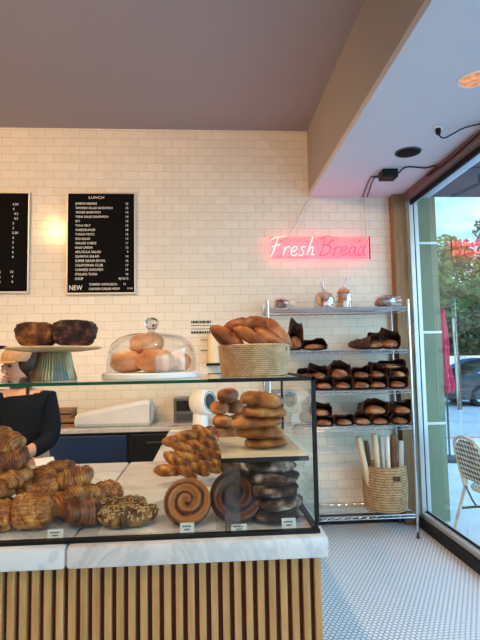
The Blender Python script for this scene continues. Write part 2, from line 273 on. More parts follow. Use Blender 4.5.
# ------------------------------------------------------------------ builders
def V(*a): return Vector(a)
class MB:
    def __init__(self): self.bm = bmesh.new()
    def box(self, a, b, bev=0):
        c = [(a[i]+b[i])/2 for i in range(3)]; s = [abs(b[i]-a[i]) for i in range(3)]
        r = bmesh.ops.create_cube(self.bm, size=1, matrix=Matrix.Translation(c) @ Matrix.Diagonal((*s, 1)))
        if bev:
            ed = list({e for v in r['verts'] for e in v.link_edges})
            bmesh.ops.bevel(self.bm, geom=ed, offset=bev, segments=2, affect='EDGES', profile=.5)
        return self
    def rings(self, rs, cap=True, closed=True):
        """loft closed rings of points"""
        bm = self.bm; L = [[bm.verts.new(p) for p in r] for r in rs]; n = len(L[0])
        for a, b in zip(L[:-1], L[1:]):
            for j in range(n if closed else n-1):
                bm.faces.new((a[j], a[(j+1) % n], b[(j+1) % n], b[j]))
        if cap:
            for r, fl in ((L[0], True), (L[-1], False)):
                c = bm.verts.new(sum((v.co for v in r), Vector())/n)
                for j in range(n):
                    f = (c, r[(j+1) % n], r[j]) if fl else (c, r[j], r[(j+1) % n])
                    bm.faces.new(f)
        return self
    def tube(self, pts, r, n=8, cap=True):
        pts = [Vector(p) for p in pts]; rs = []
        rad = r if callable(r) else (lambda t: r)
        up = V(0, 0, 1)
        for i, p in enumerate(pts):
            d = (pts[min(i+1, len(pts)-1)]-pts[max(i-1, 0)]).normalized()
            s = d.cross(up)
            if s.length < .15: s = d.cross(V(1, 0, 0))
            s.normalize(); u = s.cross(d); q = rad(i/max(1, len(pts)-1))
            rs.append([p + (s*cos(2*pi*k/n)+u*sin(2*pi*k/n))*q for k in range(n)])
        return self.rings(rs, cap)
    def lathe(self, prof, n=32, c=(0, 0, 0), cap=False, wob=None):
        c = Vector(c); rs = []
        for r, z in prof:
            rs.append([c+V(r*cos(2*pi*k/n), r*sin(2*pi*k/n), z)*1 if not wob else c+V((r+wob(2*pi*k/n, z))*cos(2*pi*k/n), (r+wob(2*pi*k/n, z))*sin(2*pi*k/n), z) for k in range(n)])
        return self.rings(rs, cap)
    def ball(self, c, r, sub=2, s=(1, 1, 1)):
        bmesh.ops.create_icosphere(self.bm, subdivisions=sub, radius=1, matrix=Matrix.Translation(c) @ Matrix.Diagonal((r*s[0], r*s[1], r*s[2], 1))); return self
    def quad(self, *p):
        self.bm.faces.new([self.bm.verts.new(q) for q in p]); return self
    def mesh(self, name, smooth=True):
        bmesh.ops.recalc_face_normals(self.bm, faces=self.bm.faces)
        me = bpy.data.meshes.new(name); self.bm.to_mesh(me); self.bm.free()
        if smooth:
            for p in me.polygons: p.use_smooth = True
        return me
    def build(self, name, mat, parent=None, smooth=False, loc=(0, 0, 0), rot=(0, 0, 0), sharp=40):
        me = self.mesh(name, smooth); return place(name, me, mat, parent, loc, rot, sharp if smooth else None)
def place(name, me, mat, parent=None, loc=(0, 0, 0), rot=(0, 0, 0), sharp=None):
    if mat is not None and not me.materials: me.materials.append(mat)
    o = bpy.data.objects.new(name, me); COL.objects.link(o)
    if parent: o.parent = parent
    o.location = loc; o.rotation_euler = rot
    if sharp: me.set_sharp_from_angle(angle=radians(sharp))
    return o
def tag(o, label, cat, group=None, kind=None):
    if label: o['label'] = label
    if cat: o['category'] = cat
    if group: o['group'] = group
    if kind: o['kind'] = kind
    return o
def thing(name, label, cat, loc=(0, 0, 0), rz=0, group=None):
    o = bpy.data.objects.new(name, None); COL.objects.link(o); o.empty_display_size = .05
    o.location = loc; o.rotation_euler = (0, 0, rz); return tag(o, label, cat, group)
def struct(name, mb, mat, parent=None, **k):
    o = mb.build(name, mat, parent, **k)
    if not parent: o['kind'] = 'structure'
    return o
def dup(root, loc, rot, label, group=None, scale=None):
    r = root.copy(); COL.objects.link(r); r.location = loc; r.rotation_euler = rot
    if scale: r.scale = scale if hasattr(scale, '__len__') else (scale,)*3
    r['label'] = label
    if group: r['group'] = group
    for ch in list(root.children):
        c = ch.copy(); COL.objects.link(c); c.parent = r
        for g in list(ch.children):
            d = g.copy(); COL.objects.link(d); d.parent = c
    return r
def smoothpath(pts, k=6):
    """Catmull-Rom through points"""
    P = [Vector(p) for p in pts]; P = [P[0]*2-P[1]]+P+[P[-1]*2-P[-2]]; out = []
    for i in range(1, len(P)-2):
        a, b, c, d = P[i-1:i+3]
        for j in range(k):
            t = j/k
            out.append(.5*((2*b)+(c-a)*t+(2*a-5*b+4*c-d)*t*t+(3*b-a-3*c+d)*t**3))
    out.append(P[-2]); return out
def text_mesh(items, depth=.002):
    """items: (string, x, z, size, align, xscale) -> one mesh standing in the XZ plane, facing -Y"""
    bm = bmesh.new()
    for s, x, z, size, al, xs in items:
        cu = bpy.data.curves.new('t', 'FONT'); cu.body = s; cu.size = size; cu.align_x = al; cu.extrude = depth/2; cu.resolution_u = 2
        ob = bpy.data.objects.new('t', cu); me = bpy.data.meshes.new_from_object(ob)
        for v in me.vertices: v.co = (x+v.co.x*xs, -v.co.z-depth/2, z+v.co.y)
        bm.from_mesh(me); bpy.data.objects.remove(ob); bpy.data.meshes.remove(me); bpy.data.curves.remove(cu)
    return bm
def nz3(p, s, seed=0): return noise.noise(Vector(p)*s + V(seed*7.13, seed*3.7, seed*1.9))

# ------------------------------------------------------------------ setting
D, CEIL, SOF, SX, WX, RX = 4.6, 3.717, 3.06, .99, 1.93, 1.93
XL, YR = -3.4, -2.6
struct('floor', MB().box((XL-.1, YR-.1, -.1), (WX+.02, D+.1, 0)), M['hexf'])
struct('wall_back', MB().box((XL-.1, D, 0), (1.86, D+.12, CEIL)), M['tile'])
struct('wall_left', MB().box((XL-.12, YR, 0), (XL, D, CEIL)), M['wallp'])
struct('wall_rear', MB().box((XL, YR-.12, 0), (1.0, YR, CEIL)).box((1.0, YR-.12, 2.9), (1.9, YR, CEIL)).box((1.0, YR-.12, 0), (1.9, YR, .1)), M['wallp'])
struct('added_sun_block', MB().box((XL-.1, YR-.1, CEIL+.1), (WX+.25, D+.5, 8.5)), M['wallp'])  # unseen upper mass added above the ceiling to keep sun off the street
struct('ceiling', MB().box((XL-.1, YR-.1, CEIL), (SX+.02, D+.1, CEIL+.1)), M['ceil'])
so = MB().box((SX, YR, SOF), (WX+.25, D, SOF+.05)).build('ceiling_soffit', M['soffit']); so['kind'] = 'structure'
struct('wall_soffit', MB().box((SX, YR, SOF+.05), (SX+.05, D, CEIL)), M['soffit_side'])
struct('trim_1', MB().box((1.772, D-.10, 0), (1.90, D, SOF), .006), M['tan'])
struct('trim_2', MB().box((1.87, YR, 2.985), (1.93, D-.1, SOF), .004), M['pink'])
struct('baseboard_back', MB().box((.36, D-.014, 0), (1.772, D, .09), .003), M['black'])
struct('baseboard_right', MB().box((1.862, YR, 0), (1.915, D-.1, .075), .003), M['black'])

# storefront window: sill, mullions, one long pane and the end post
win = bpy.data.objects.new('window_1', None); COL.objects.link(win); win['kind'] = 'structure'
WB, WT = .075, 2.985
f = MB()
f.box((1.90, YR, WB), (1.985, D-.1, WB+.045), .004)
f.box((1.905, D-.155, WB+.045), (1.945, D-.105, WT), .004)
f.box((1.955, D-.155, WB+.045), (1.99, D-.105, WT), .004)
f.box((1.93, YR, WT-.02), (1.985, D-.1, WT+.02), .003)
f.box((1.90, .15, WB+.045), (1.985, .21, WT), .004)
f.build('window_frame', M['alu'], win)
w2 = bpy.data.objects.new('added_rear_window', None); COL.objects.link(w2); w2['kind'] = 'structure'  # unseen rear glazing, added to bring more daylight into the room
f = MB()
for a_ in (1.0, 1.86): f.box((a_, YR-.09, .1), (a_+.05, YR-.03, 2.9))
f.box((1.0, YR-.09, .1), (1.9, YR-.03, .16)).box((1.0, YR-.09, 2.84), (1.9, YR-.03, 2.9)); f.build('window_frame', M['alu'], w2)
MB().quad((1.0, YR-.06, .1), (1.9, YR-.06, .1), (1.9, YR-.06, 2.9), (1.0, YR-.06, 2.9)).build('window_pane', M['window'], w2)
MB().box((1.94, YR, WB+.045), (1.955, D-.12, WB+.06)).box((1.945, D-.15, WB+.045), (1.956, D-.108, WT)).box((1.918, YR, WT-.045), (1.935, D-.1, WT-.0)).build('window_gasket', M['black'], win)
MB().quad((1.95, YR, WB+.03), (1.95, D-.12, WB+.03), (1.95, D-.12, WT), (1.95, YR, WT)).build('window_pane', M['window'], win)

# ------------------------------------------------------------------ counter
CT, CF_Y = .975, 1.56
ctr = thing('display_counter', 'oak-slatted shop counter with a white marble top and return', 'counter', (0, CF_Y, 0))
def C(p): return (p[0], p[1]-CF_Y, p[2])
sl = MB(); x = .349
while x > -1.6:
    sl.box(C((x-.0215, 1.602, .02)), C((x, 1.628, .905)), .0015); x -= .0363
sl.build('wood_slats', M['oak'], ctr)
b = MB(); b.box(C((-1.62, 1.624, 0)), C((.349, 1.66, .905))).box(C((.325, 1.66, 0)), C((.349, 2.78, .905))).box(C((-1.6, 2.74, 0)), C((-.3, 2.78, .905))).box(C((-.3, 2.78, 0)), C((-.27, 4.12, .905)))
b.build('counter_carcass', M['oakback'], ctr)
MB().box(C((-.432, CF_Y, .908)), C((.368, 2.8, CT)), .012).build('marble_slab', M['marble'], ctr, smooth=True)
MB().box(C((-1.62, CF_Y, .908)), C((-.4345, 2.8, CT)), .012).build('marble_slab', M['marble'], ctr, smooth=True)
MB().box(C((-.31, 2.802, .908)), C((.368, 4.138, CT)), .006).build('return_slab', M['marble'], ctr)

# back counter with cabinets
bc = thing('back_counter_top', 'long pale worktop against the tiled wall behind the counter', 'worktop', (-1.3, 4.37, .945))
MB().box((-2.0, -.23, 0), (1.62, .225, .035), .004).build('worktop_slab', M['marble'], bc)
cb = thing('base_cabinet', 'dark blue cabinet under the wall worktop beside the worker', 'cabinet', (-1.1, 4.36, 0))
MB().box((-.50, -.18, .02), (.448, .22, .94), .004).build('cabinet_body', M['darkcab'], cb)
MB().box((-.48, -.205, .1), (.43, -.182, .92), .004).build('cabinet_door', M['blue'], cb)
fr = thing('base_cabinet', 'black cabinet under the wall worktop, right of the blue one', 'cabinet', (-.47, 4.36, 0))
MB().box((-.175, -.18, .02), (.175, .22, .94), .004).build('cabinet_body', M['darkcab'], fr)
MB().box((-.165, -.205, .1), (.165, -.182, .92), .004).build('cabinet_door', M['darkcab'], fr)

# ------------------------------------------------------------------ display case
X0, X1, YF, YB, ZB, ZT = -1.58, .342, 1.60, 2.30, CT, 1.458
case = thing('display_case', 'glass pastry case with black frame standing on the marble counter', 'display case', (0, YF, CT))
def K(p): return (p[0], p[1]-YF, p[2]-CT)
fb = MB()
fb.box(K((X0, YF-.012, ZB)), K((X1+.006, YF+.012, ZB+.012)), .002)
fb.box(K((X1-.012, YF, ZB)), K((X1+.006, YB, ZB+.012)), .002)
fb.build('base_frame', M['black'], case)
MB().box(K((X1-.008, YF-.006, ZB+.02)), K((X1+.005, YF+.008, ZT+.008)), .001).build('corner_post', M['black'], case)
MB().box(K((X1-.006, YB-.012, ZB)), K((X1+.005, YB, ZT+.008)), .001).build('corner_post', M['black'], case)
MB().box(K((.0, YF-.006, ZT-.004)), K((X1+.005, YF+.008, ZT+.008)), .001).box(K((X1-.008, YF, ZT-.002)), K((X1+.005, YB, ZT+.008)), .001).box(K((.0, YB-.01, ZT-.004)), K((X1+.005, YB, ZT+.006)), .001).build('top_frame', M['black'], case)
MB().box(K((X0, YF-.004, ZT-.004)), K((0, YF+.002, ZT+.006))).build('glass_edge', M['pane_green'], case)
MB().quad(K((X0, YF, ZB+.02)), K((X1, YF, ZB+.02)), K((X1, YF, ZT)), K((X0, YF, ZT))).build('front_pane', M['pane'], case)
MB().box(K((X0, YF+.003, ZT-.004)), K((X1-.008, YB, ZT+.004))).build('top_pane', M['pane'], case)
MB().quad(K((X1-.002, YF, ZB)), K((X1-.002, YB, ZB)), K((X1-.002, YB, ZT)), K((X1-.002, YF, ZT))).build('side_pane', M['pane'], case)
sh = MB().box(K((.042, 1.67, 1.19)), K((X1-.012, 2.12, 1.20)), .001).build('middle_shelf', M['board'], case)
MB().box(K((.040, 1.662, 1.186)), K((X1-.010, 1.67, 1.201)), .001).build('shelf_edging', M['black'], sh)
MB().box(K((.048, 1.625, ZB+.002)), K((.098, 1.631, 1.188))).build('shelf_support', M['acrylic'], case)
MB().box(K((.048, 2.09, ZB+.002)), K((.098, 2.096, 1.188))).build('shelf_support', M['acrylic'], case)

# ------------------------------------------------------------------ pastry shapes
def croissant_mesh(name, L=.15, R=.036, bend=.035, steps=7, seed=0, fat=1.0):
    rs = []; nt, n = 48, 22
    for i in range(nt+1):
        t = i/nt; u = 2*t-1
        prof = max(0.0, 1-abs(u)**2.6)**.46*.93+.05
        saw = abs(u)*steps/2 % 1.0
        r = R*prof*(1+.24*(saw-.4)*(1-abs(u)*.4))
        c = V(L*.5*u, bend*u*u, 0)
        ring = []
        for k in range(n):
            a = 2*pi*k/n; q = r*(1+.09*nz3((u*3, cos(a), sin(a)), 1.6, seed)+.035*nz3((u*9, cos(a)*3, sin(a)*3), 2, seed+9))
            z = sin(a)*q*(.92 if sin(a) > 0 else .72)
            ring.append(c+V(0, cos(a)*q*fat, z+R*.70))
        rs.append(ring)
    return MB().rings(rs).mesh(name)
def pac_mesh(name, L=.13, W=.10, H=.066, seed=0):
    """pain au chocolat: a flat rolled slab with rounded sides, two inner humps and diagonal scoring"""
    rs = []; nt, n = 76, 72
    for i in range(nt+1):
        t = i/nt; u = 2*t-1
        e = max(0, 1-abs(u)**4.5)**.38; e = .30+.70*e
        ring = []
        for k in range(n):
            a = 2*pi*k/n; ca, sa = cos(a), sin(a)
            y = math.copysign(abs(ca)**.62, ca)*W/2*e; z = math.copysign(abs(sa)**.7, sa)
            hump = 1+.13*cos(2*pi*y/(W*.56))*(z > 0)
            sc = -.06*(max(0, cos((u*2.4+y/W*3.2)*pi))**12+max(0, cos((u*2.4-y/W*3.2)*pi))**12)*(z > .25)
            rr = 1+.07*nz3((u*2, ca, sa), 1.5, seed)+.015*nz3((u*7, ca*3, sa*3), 2, seed+4)
            ring.append(V(L/2*u+.004*nz3((u, ca, sa), 2, seed+3), y*rr, H*.46+z*H*.5*e*rr*hump+sc*H*1.6))
        rs.append(ring)
    return MB().rings(rs).mesh(name)
def loaf_mesh(name, L, W, H, p=2.3, flat=.7, amp=.04, seed=0, grooves=0, gd=.06, nt=36, n=24):
    rs = []
    for i in range(nt+1):
        u = -cos(pi*i/nt); s = max(0.0, 1-abs(u)**p)**(1/p) if abs(u) < 1 else 0
        s = max(s, .03); ring = []
        for k in range(n):
            a = 2*pi*k/n; q = 1+amp*nz3((u*2, cos(a)*1.2, sin(a)*1.2), 1.7, seed)+amp*.5*nz3((u*5, cos(a)*3, sin(a)*3), 2, seed+5)
            if grooves: q -= gd*max(0, sin(a))*max(0, cos((u*grooves+.35*cos(a))*pi))**6
            z = sin(a)
            ring.append(V(L/2*u, W/2*s*cos(a)*q, H*.42*(1-0)+(H*.58*z*s*q if z > 0 else H*.42*z*flat*s*q)-H*.42*(1-flat)))
        rs.append(ring)
    return MB().rings(rs).mesh(name)
def round_mesh(name, R, H, amp=.05, seed=0, crinkle=0, cs=10):
    rs = []; n = 44; nt = 22
    for i in range(nt+1):
        ph = -pi/2+pi*i/nt; ring = []
        for k in range(n):
            a = 2*pi*k/n; d = V(cos(ph)*cos(a), cos(ph)*sin(a), sin(ph))
            q = 1+amp*nz3(d, 2, seed)+(crinkle*abs(nz3(d, cs*.4, seed+2)) if crinkle else 0)
            e = max(cos(ph), .02)**.6
            ring.append(V(R*e*cos(a)*q, R*e*sin(a)*q, H*.45+(H*.55 if d.z > 0 else H*.45)*d.z*q))
        rs.append(ring)
    return MB().rings(rs).mesh(name)
def swirl_mesh(name, R=.082, H=.05, turns=36.0, seed=0):
    """rolled bun with a raised spiral; axis local Z, base at z=0"""
    rs = []; n = 90
    def top(r, a):
        g = .5+.5*sin(2*pi*turns*r-a)
        dome = (1-(r/R)**4)
        return H*(.62+.38*dome)*(1-.05*(1-g))-.014*(1-g)*min(1, dome*2)+.004*nz3((r*12, cos(a)*r*14, sin(a)*r*14), 2, seed)
    def ringr(r): return [r*(1+.035*nz3((cos(a), sin(a), 0), 1.4, seed)) for a in [2*pi*k/n for k in range(n)]]
    prof = [R*q for q in (.93, 1.0, 1.0, .96)]
    rs.append([V(R*.8*cos(2*pi*k/n), R*.8*sin(2*pi*k/n), 0) for k in range(n)])
    for r, z in ((R*.95, H*.08), (R*1.0, H*.3), (R*1.0, H*.5)):
        rr = ringr(r); rs.append([V(rr[k]*cos(2*pi*k/n), rr[k]*sin(2*pi*k/n), z) for k in range(n)])
    for i in range(40):
        r = R*(.985-.97*i/39); rr = ringr(r)
        rs.append([V(rr[k]*cos(2*pi*k/n), rr[k]*sin(2*pi*k/n), top(r, 2*pi*k/n)) for k in range(n)])
    return MB().rings(rs).mesh(name)
def twist_mesh(name, L=.12, R=.03, seed=0):
    rs = []; nt, n = 44, 24
    for i in range(nt+1):
        u = 2*i/nt-1; s = max(0.0, 1-abs(u)**2.2)**.6*.92+.06; ring = []
        for k in range(n):
            a = 2*pi*k/n; q = R*s*(1+.08*cos(2*a+u*4)+.05*nz3((u*3, cos(a), sin(a)), 2, seed))
            ring.append(V(L/2*u, q*cos(a)*1.1, R*.85+q*sin(a)))
        rs.append(ring)
    return MB().rings(rs).mesh(name)
def resting(o, sx=1): return o

C_A = croissant_mesh('croissant', .130, .041, .016, 5, 1, 1.05); C_B = croissant_mesh('croissant', .122, .044, .010, 5, 2, 1.12)
P_A = pac_mesh('chocolate_croissant', .124, .112, .080, 1); P_B = pac_mesh('chocolate_croissant', .118, .108, .082, 2)
GC = 'croissants heaped at the left of the pastry case'
# (kind, px, py, Y, rz, tilt-x, tilt-y, scale, material key, label); px,py = centre of the piece on the photo
pile = [
 ('g', 'P', -4, 527, 1.735, .1, .6, 0, .92, 'pac', 'scored flat pastry at the front left end of the croissant heap'),
 ('f', 'C', 1, 508, 1.80, .6, .1, 0, .82, 'croid', 'dark croissant wedged low at the left edge of the heap'),
 ('i', 'P', 32, 521, 1.735, .12, .95, 0, 1.05, 'pac', 'square scored golden pastry standing at the front glass, left of a price card'),
 ('m', 'C', 82, 519, 1.75, .65, .25, .2, 1.16, 'croid', 'big dark glossy croissant at the front glass, right of a price card'),
 ('q', 'C', 59, 518, 1.90, -.3, .4, .3, 1.0, 'croid', 'dark croissant sunk in the middle of the heap behind the price card'),
 ('h', 'P', 37, 486, 1.86, .3, .72, -.25, 1.18, 'pac', 'pale golden flat pastry tilted on top of the square scored one'),
 ('l', 'C', 68, 502, 1.83, .6, .35, -.3, 1.18, 'croi', 'brown croissant slanting across the middle of the heap'),
 ('e', 'C', 1, 491, 1.80, 1.2, .1, .1, .85, 'croi', 'croissant end poking out at the left edge, third from the top'),
 ('d', 'C', 17, 478, 1.82, 1.0, .2, -.3, .92, 'croi', 'spiral-sided croissant leaning under the top left pair'),
 ('c', 'C', -2, 471, 1.83, 1.4, .0, .0, .8, 'croi', 'croissant tip at the left edge just below the top left pair'),
 ('b', 'P', 12, 457, 1.83, .1, .3, 0, .92, 'croid', 'dark rolled pastry second from the top at the left of the heap'),
 ('a', 'C', 5, 441, 1.84, -.5, .25, .35, 1.08, 'croi', 'topmost golden croissant at the left edge of the heap'),
 ('j', 'C', 74, 480, 1.89, .2, .3, -.2, 1.12, 'croi', 'rounded croissant on top of the heap, right of the pale flat pastry'),
 ('k', 'P', 60, 471, 1.96, .1, .2, 0, .95, 'pac', 'flat pastry at the back of the heap, only its top showing'),
 ('n', 'C', 92, 497, 1.90, 1.2, .1, .5, 1.05, 'croi', 'pale croissant end between the rounded croissant and the golden upright one'),
 ('p', 'C', 98, 513, 1.88, 1.1, 0, .1, .75, 'croi', 'small croissant end low at the right of the heap, behind the big dark one'),
 ('o', 'P', 109, 491, 2.0, .9, .6, .1, .82, 'pac', 'golden flat pastry standing on edge at the right end of the heap'),
]
cnt = {}
for key, kind, px, py, Y, rz, tx, ty, s, mk, lab in pile:
    if kind == 'P': me = (P_A if key in 'hgo' else P_B); nm = 'chocolate_croissant'; hc = .041
    else: me = (C_A if key in 'aljn' else C_B); nm = 'croissant'; hc = .028
    me2 = cnt.get((me.name, mk))
    if me2 is None: me2 = me.copy(); me2.materials.append(M[mk]); cnt[(me.name, mk)] = me2
    p = atY(px, py, Y); o = place(nm, me2, None)
    o.rotation_euler = (tx, ty, rz); o.scale = (s,)*3
    R_ = o.rotation_euler.to_matrix(); o.location = p - R_ @ V(0, 0, hc*s)
    tag(o, lab, 'croissant' if kind == 'C' else 'pastry', GC)
    mz = min((o.matrix_basis @ v.co).z for v in me2.vertices); my = min((o.matrix_basis @ v.co).y for v in me2.vertices)
    if mz < CT+.001: o.location.z += CT+.001-mz
    if my < YF+.016: o.location.y += YF+.016-my
# almond croissants
def flakes(me, count, seed):
    random.seed(seed); bm = MB(); vs = [v for v in me.vertices if v.normal.z > .15]
    for _ in range(count):
        v = random.choice(vs); q = v.normal.to_track_quat('Z', 'Y').to_matrix() @ Matrix.Rotation(random.uniform(0, 6.3), 3, 'Z') @ Matrix.Rotation(random.uniform(-.5, .5), 3, 'X')
        r1, r2 = random.uniform(.004, .008), random.uniform(.0025, .0045); c = v.co+v.normal*.0022
        bm.rings([[c+q @ V(r1*cos(a)*k, r2*sin(a)*k, z) for a in [j*pi/4 for j in range(8)]] for k, z in ((.9, -.0006), (1, 0), (.8, .0012))])
    return bm
for i, (px, py, Y, rz, tx, s, lab) in enumerate([(122, 507, 1.86, .25, .1, .98, 'almond croissant covered in flakes, the rear one beside the golden heap'),
                                          (129, 526, 1.73, .28, .15, 1.12, 'almond croissant covered in flakes lying against the front glass')]):
    me = croissant_mesh('almond_croissant', .18, .036, .02, 6, 11+i, 1.2)
    o = place('almond_croissant', me, M['almond']); o.rotation_euler = (tx, 0, rz); o.scale = (s,)*3
    p = atY(px, py, Y); o.location = p-V(0, 0, .03)
    mz = min((o.matrix_basis @ v.co).z for v in me.vertices); o.location.z += CT+.001-mz if (i == 1 or mz < CT) else 0
    my = min((o.matrix_basis @ v.co).y for v in me.vertices); o.location.y += max(0, YF+.016-my)
    tag(o, lab, 'croissant', 'almond croissants beside the heap')
    fl = flakes(me, 150, 20+i).build('almond_flakes', M['flake'], o); fl['kind'] = 'stuff'
# rolled buns propped up facing the glass
for (px, py, Y, r, mk, lab) in [(187, 503, 1.715, .080, 'swirl', 'golden cinnamon bun with a wide open spiral propped against the glass'),
                                (236, 500, 1.735, .092, 'swirld', 'dark brown rolled bun behind the clear shelf support')]:
    me = swirl_mesh('rolled_bun', r, .05, 29 if mk == 'swirl' else 24, px); o = place('rolled_bun', me, M[mk])
    o.rotation_euler = (radians(58), 0, radians(-6)); Rm = o.rotation_euler.to_matrix()
    o.location = atY(px, py, Y)-Rm @ V(0, 0, .03)
    mz = min((o.matrix_basis @ v.co).z for v in me.vertices); o.location.z += CT+.001-mz
    my = min((o.matrix_basis @ v.co).y for v in me.vertices); o.location.y += max(0, YF+.016-my)
    tag(o, lab, 'bun', 'rolled buns propped in the case')
# twisted pastries behind
tw = [(169, 470, .1, .35), (182, 468, -.6, .2), (194, 466, -.7, .3), (206, 464, -.7, .2), (218, 463, -.8, .2), (230, 462, -.8, .2), (175, 459, -.1, .1), (186, 456, -.75, .2), (199, 454, -.8, .2), (212, 452, -.8, .2), (181, 447, -.9, .2), (194, 445, -.8, .25), (207, 442, -.7, .1), (177, 441, .1, 0), (190, 435, .2, 0), (202, 433, -.2, 0)]
T_M = twist_mesh('twisted_pastry', .142, .0275, 1); T_M.materials.append(M['twist'])
rowname = ['bottom row', 'bottom row', 'bottom row', 'bottom row', 'bottom row', 'bottom row', 'second row', 'second row', 'second row', 'second row', 'third row', 'third row', 'third row', 'top row', 'top row', 'top row']
cntr = {}
words = ['leftmost', 'second from left', 'third from left', 'fourth from left', 'fifth from left', 'rightmost']
for i, (px, py, rz, ty) in enumerate(tw):
    row = rowname[i]; k = cntr.get(row, 0); cntr[row] = k+1
    Y = 2.28+.018*['bottom row', 'second row', 'third row', 'top row'].index(row)
    o = place('twisted_pastry', T_M, None); o.rotation_euler = (.15*sin(i*2.3), (.48 if rz < 0 else .05)+.12*sin(i*1.7), (-.35 if rz < 0 else .1)+.12*sin(i*3.1)); o.scale = (1, 1, 1.05)
    o.location = atY(px, py, Y)-V(0, 0, .026)
    mz = min((o.matrix_basis @ v.co).z for v in T_M.vertices)
    if mz < CT+.001: o.location.z += CT+.001-mz
    tag(o, 'golden twisted pastry in the heap behind the cinnamon bun, %s, %s' % (row, words[k]), 'pastry', 'twisted pastries heaped behind the buns')
# powdered chocolate cookies in two stacks
CK = [round_mesh('chocolate_cookie', .085, .044, .13, 30+i, .15, 15) for i in range(3)]
for me in CK: me.materials.append(M['cookie'])
lv = ['bottom', 'second', 'third', 'fourth', 'topmost']
for k in range(5):
    o = place('chocolate_cookie', CK[k % 3], None, None, (.230+.008*(k % 2)-.004*k, 1.745+.008*k, CT+.001+.0400*k), (random.uniform(-.05, .05), random.uniform(-.05, .05), k*1.3))
    tag(o, 'dark sugar-dusted cookie, %s of the front stack by the side glass' % lv[k], 'cookie', 'stacked dark cookies')
for k in range(4):
    o = place('chocolate_cookie', CK[(k+1) % 3], None, None, (.22+.012*(k % 2), 1.965, CT+.001+.0375*k), (0, 0, k*1.9))
    tag(o, 'dark sugar-dusted cookie in the rear stack, %s' % (lv[k] if k < 3 else 'topmost'), 'cookie', 'stacked dark cookies')
# flat golden breads on the middle shelf
FB = [loaf_mesh('filled_flatbread', .172, .13, .05, 2.8, .85, .13, 40+i, 2.6, .10) for i in range(3)]
for me in FB: me.materials.append(M['flat'])
fz = 1.2012
for k, (dx, rz, h, sx) in enumerate([(.012, .1, .032, .92), (-.010, -.1, .040, 1.05), (-.022, .05, .036, 1.12), (.004, .2, .040, 1.0), (-.004, -.25, .046, .94)]):
    o = place('filled_flatbread', FB[k % 3], None, None, (.20+dx, 1.86, fz), (0, (.0, .03, -.05, .05, .12)[k], rz)); o.scale = (sx, 1, h/.05*1.30)
    tag(o, 'golden filled flatbread on the small shelf, %s of the stack' % lv[k], 'bread', 'flatbreads stacked on the middle shelf'); fz += h*.99
# brown rolls heaped behind the shelf
RM = [round_mesh('brown_roll', .062, .075, .07, 50+i) for i in range(2)]
for me in RM: me.materials.append(M['bun2'])
rz0 = thing('display_riser', 'low pale display riser under the brown rolls at the back of the case', 'riser', (.135, 2.60, CT+.0005))
MB().box((-.15, -.12, .125), (.15, .12, .14), .003).build('riser_top', M['board'], rz0)
for x_ in (-.13, .13):
    MB().box((x_-.008, -.11, 0), (x_+.008, .11, .125)).build('leg', M['board'], rz0)
k = 0
for lay, xs in enumerate(((.045, .125, .205), (.07, .155), (.055, .135), (.10,))):
    for j_, x_ in enumerate(xs):
        o = place('brown_roll', RM[k % 2], None, None, (x_, 2.57+.03*(j_ % 2), CT+.1415+.064*lay), (.12*sin(k*2), .12*cos(k*3), k)); o.scale = (.88+.12*sin(k*2.1), .8, .9+.08*sin(k*1.3)); k += 1
        tag(o, 'brown roll on the riser behind the small shelf, %s layer, %s' % (('bottom', 'second', 'third', 'top')[lay], (('left', 'middle', 'right') if len(xs) == 3 else ('left', 'right') if len(xs) == 2 else ('alone',))[j_]), 'roll', 'brown rolls piled at the back of the case')
# dark wrapped muffins on the return slab
MF = round_mesh('small_muffin', .042, .07, .06, 61); MF.materials.append(M['choc'])
for k, (px, lab) in enumerate([(197, 'small dark muffin on the return counter, left of its twin'), (210, 'small dark muffin on the return counter, right of its twin')]):
    p = atZ(px, 436, CT); o = place('small_muffin', MF, None, None, (p.x, p.y, CT+.001)); tag(o, lab, 'muffin', 'small muffins in front of the fan')
# price cards
def card(px, py, Y, w, h, lab):
    p = atY(px, py, Y); t = thing('price_card', lab, 'price card', (p.x, Y, CT+.001), 0, 'price cards along the front glass')
    MB().box((-w/2, -.0006, 0), (w/2, .0006, h)).build('card_face', M['paper'], t, rot=(radians(-12), 0, 0))
    bm = MB()
    for r, (a, c) in enumerate(((-.32, .30), (-.2, .22))):
        for q in range(4): bm.box((w*(a+(c-a)*q/4), -.0012, h*(.62-.28*r)), (w*(a+(c-a)*(q+.7)/4), -.0007, h*(.76-.28*r)))
    bm.build('card_lettering', M['black'], t, rot=(radians(-12), 0, 0)); return t
card(55, 533, 1.628, .048, .030, 'small white price card before the croissant heap')
card(187, 525, 1.628, .044, .034, 'white price card with two short lines below the cinnamon bun')
card(239, 526, 1.622, .050, .026, 'white price card below the dark rolled bun')
card(289, 523, 1.628, .046, .036, 'white price card before the stacked cookies')
def sheet(name, a, b, z, mat, lab, cat):
    o = MB().box((-(b[0]-a[0])/2, -(b[1]-a[1])/2, 0), ((b[0]-a[0])/2, (b[1]-a[1])/2, .0008)).build(name, mat, None, loc=((a[0]+b[0])/2, (a[1]+b[1])/2, z)); return tag(o, lab, cat)

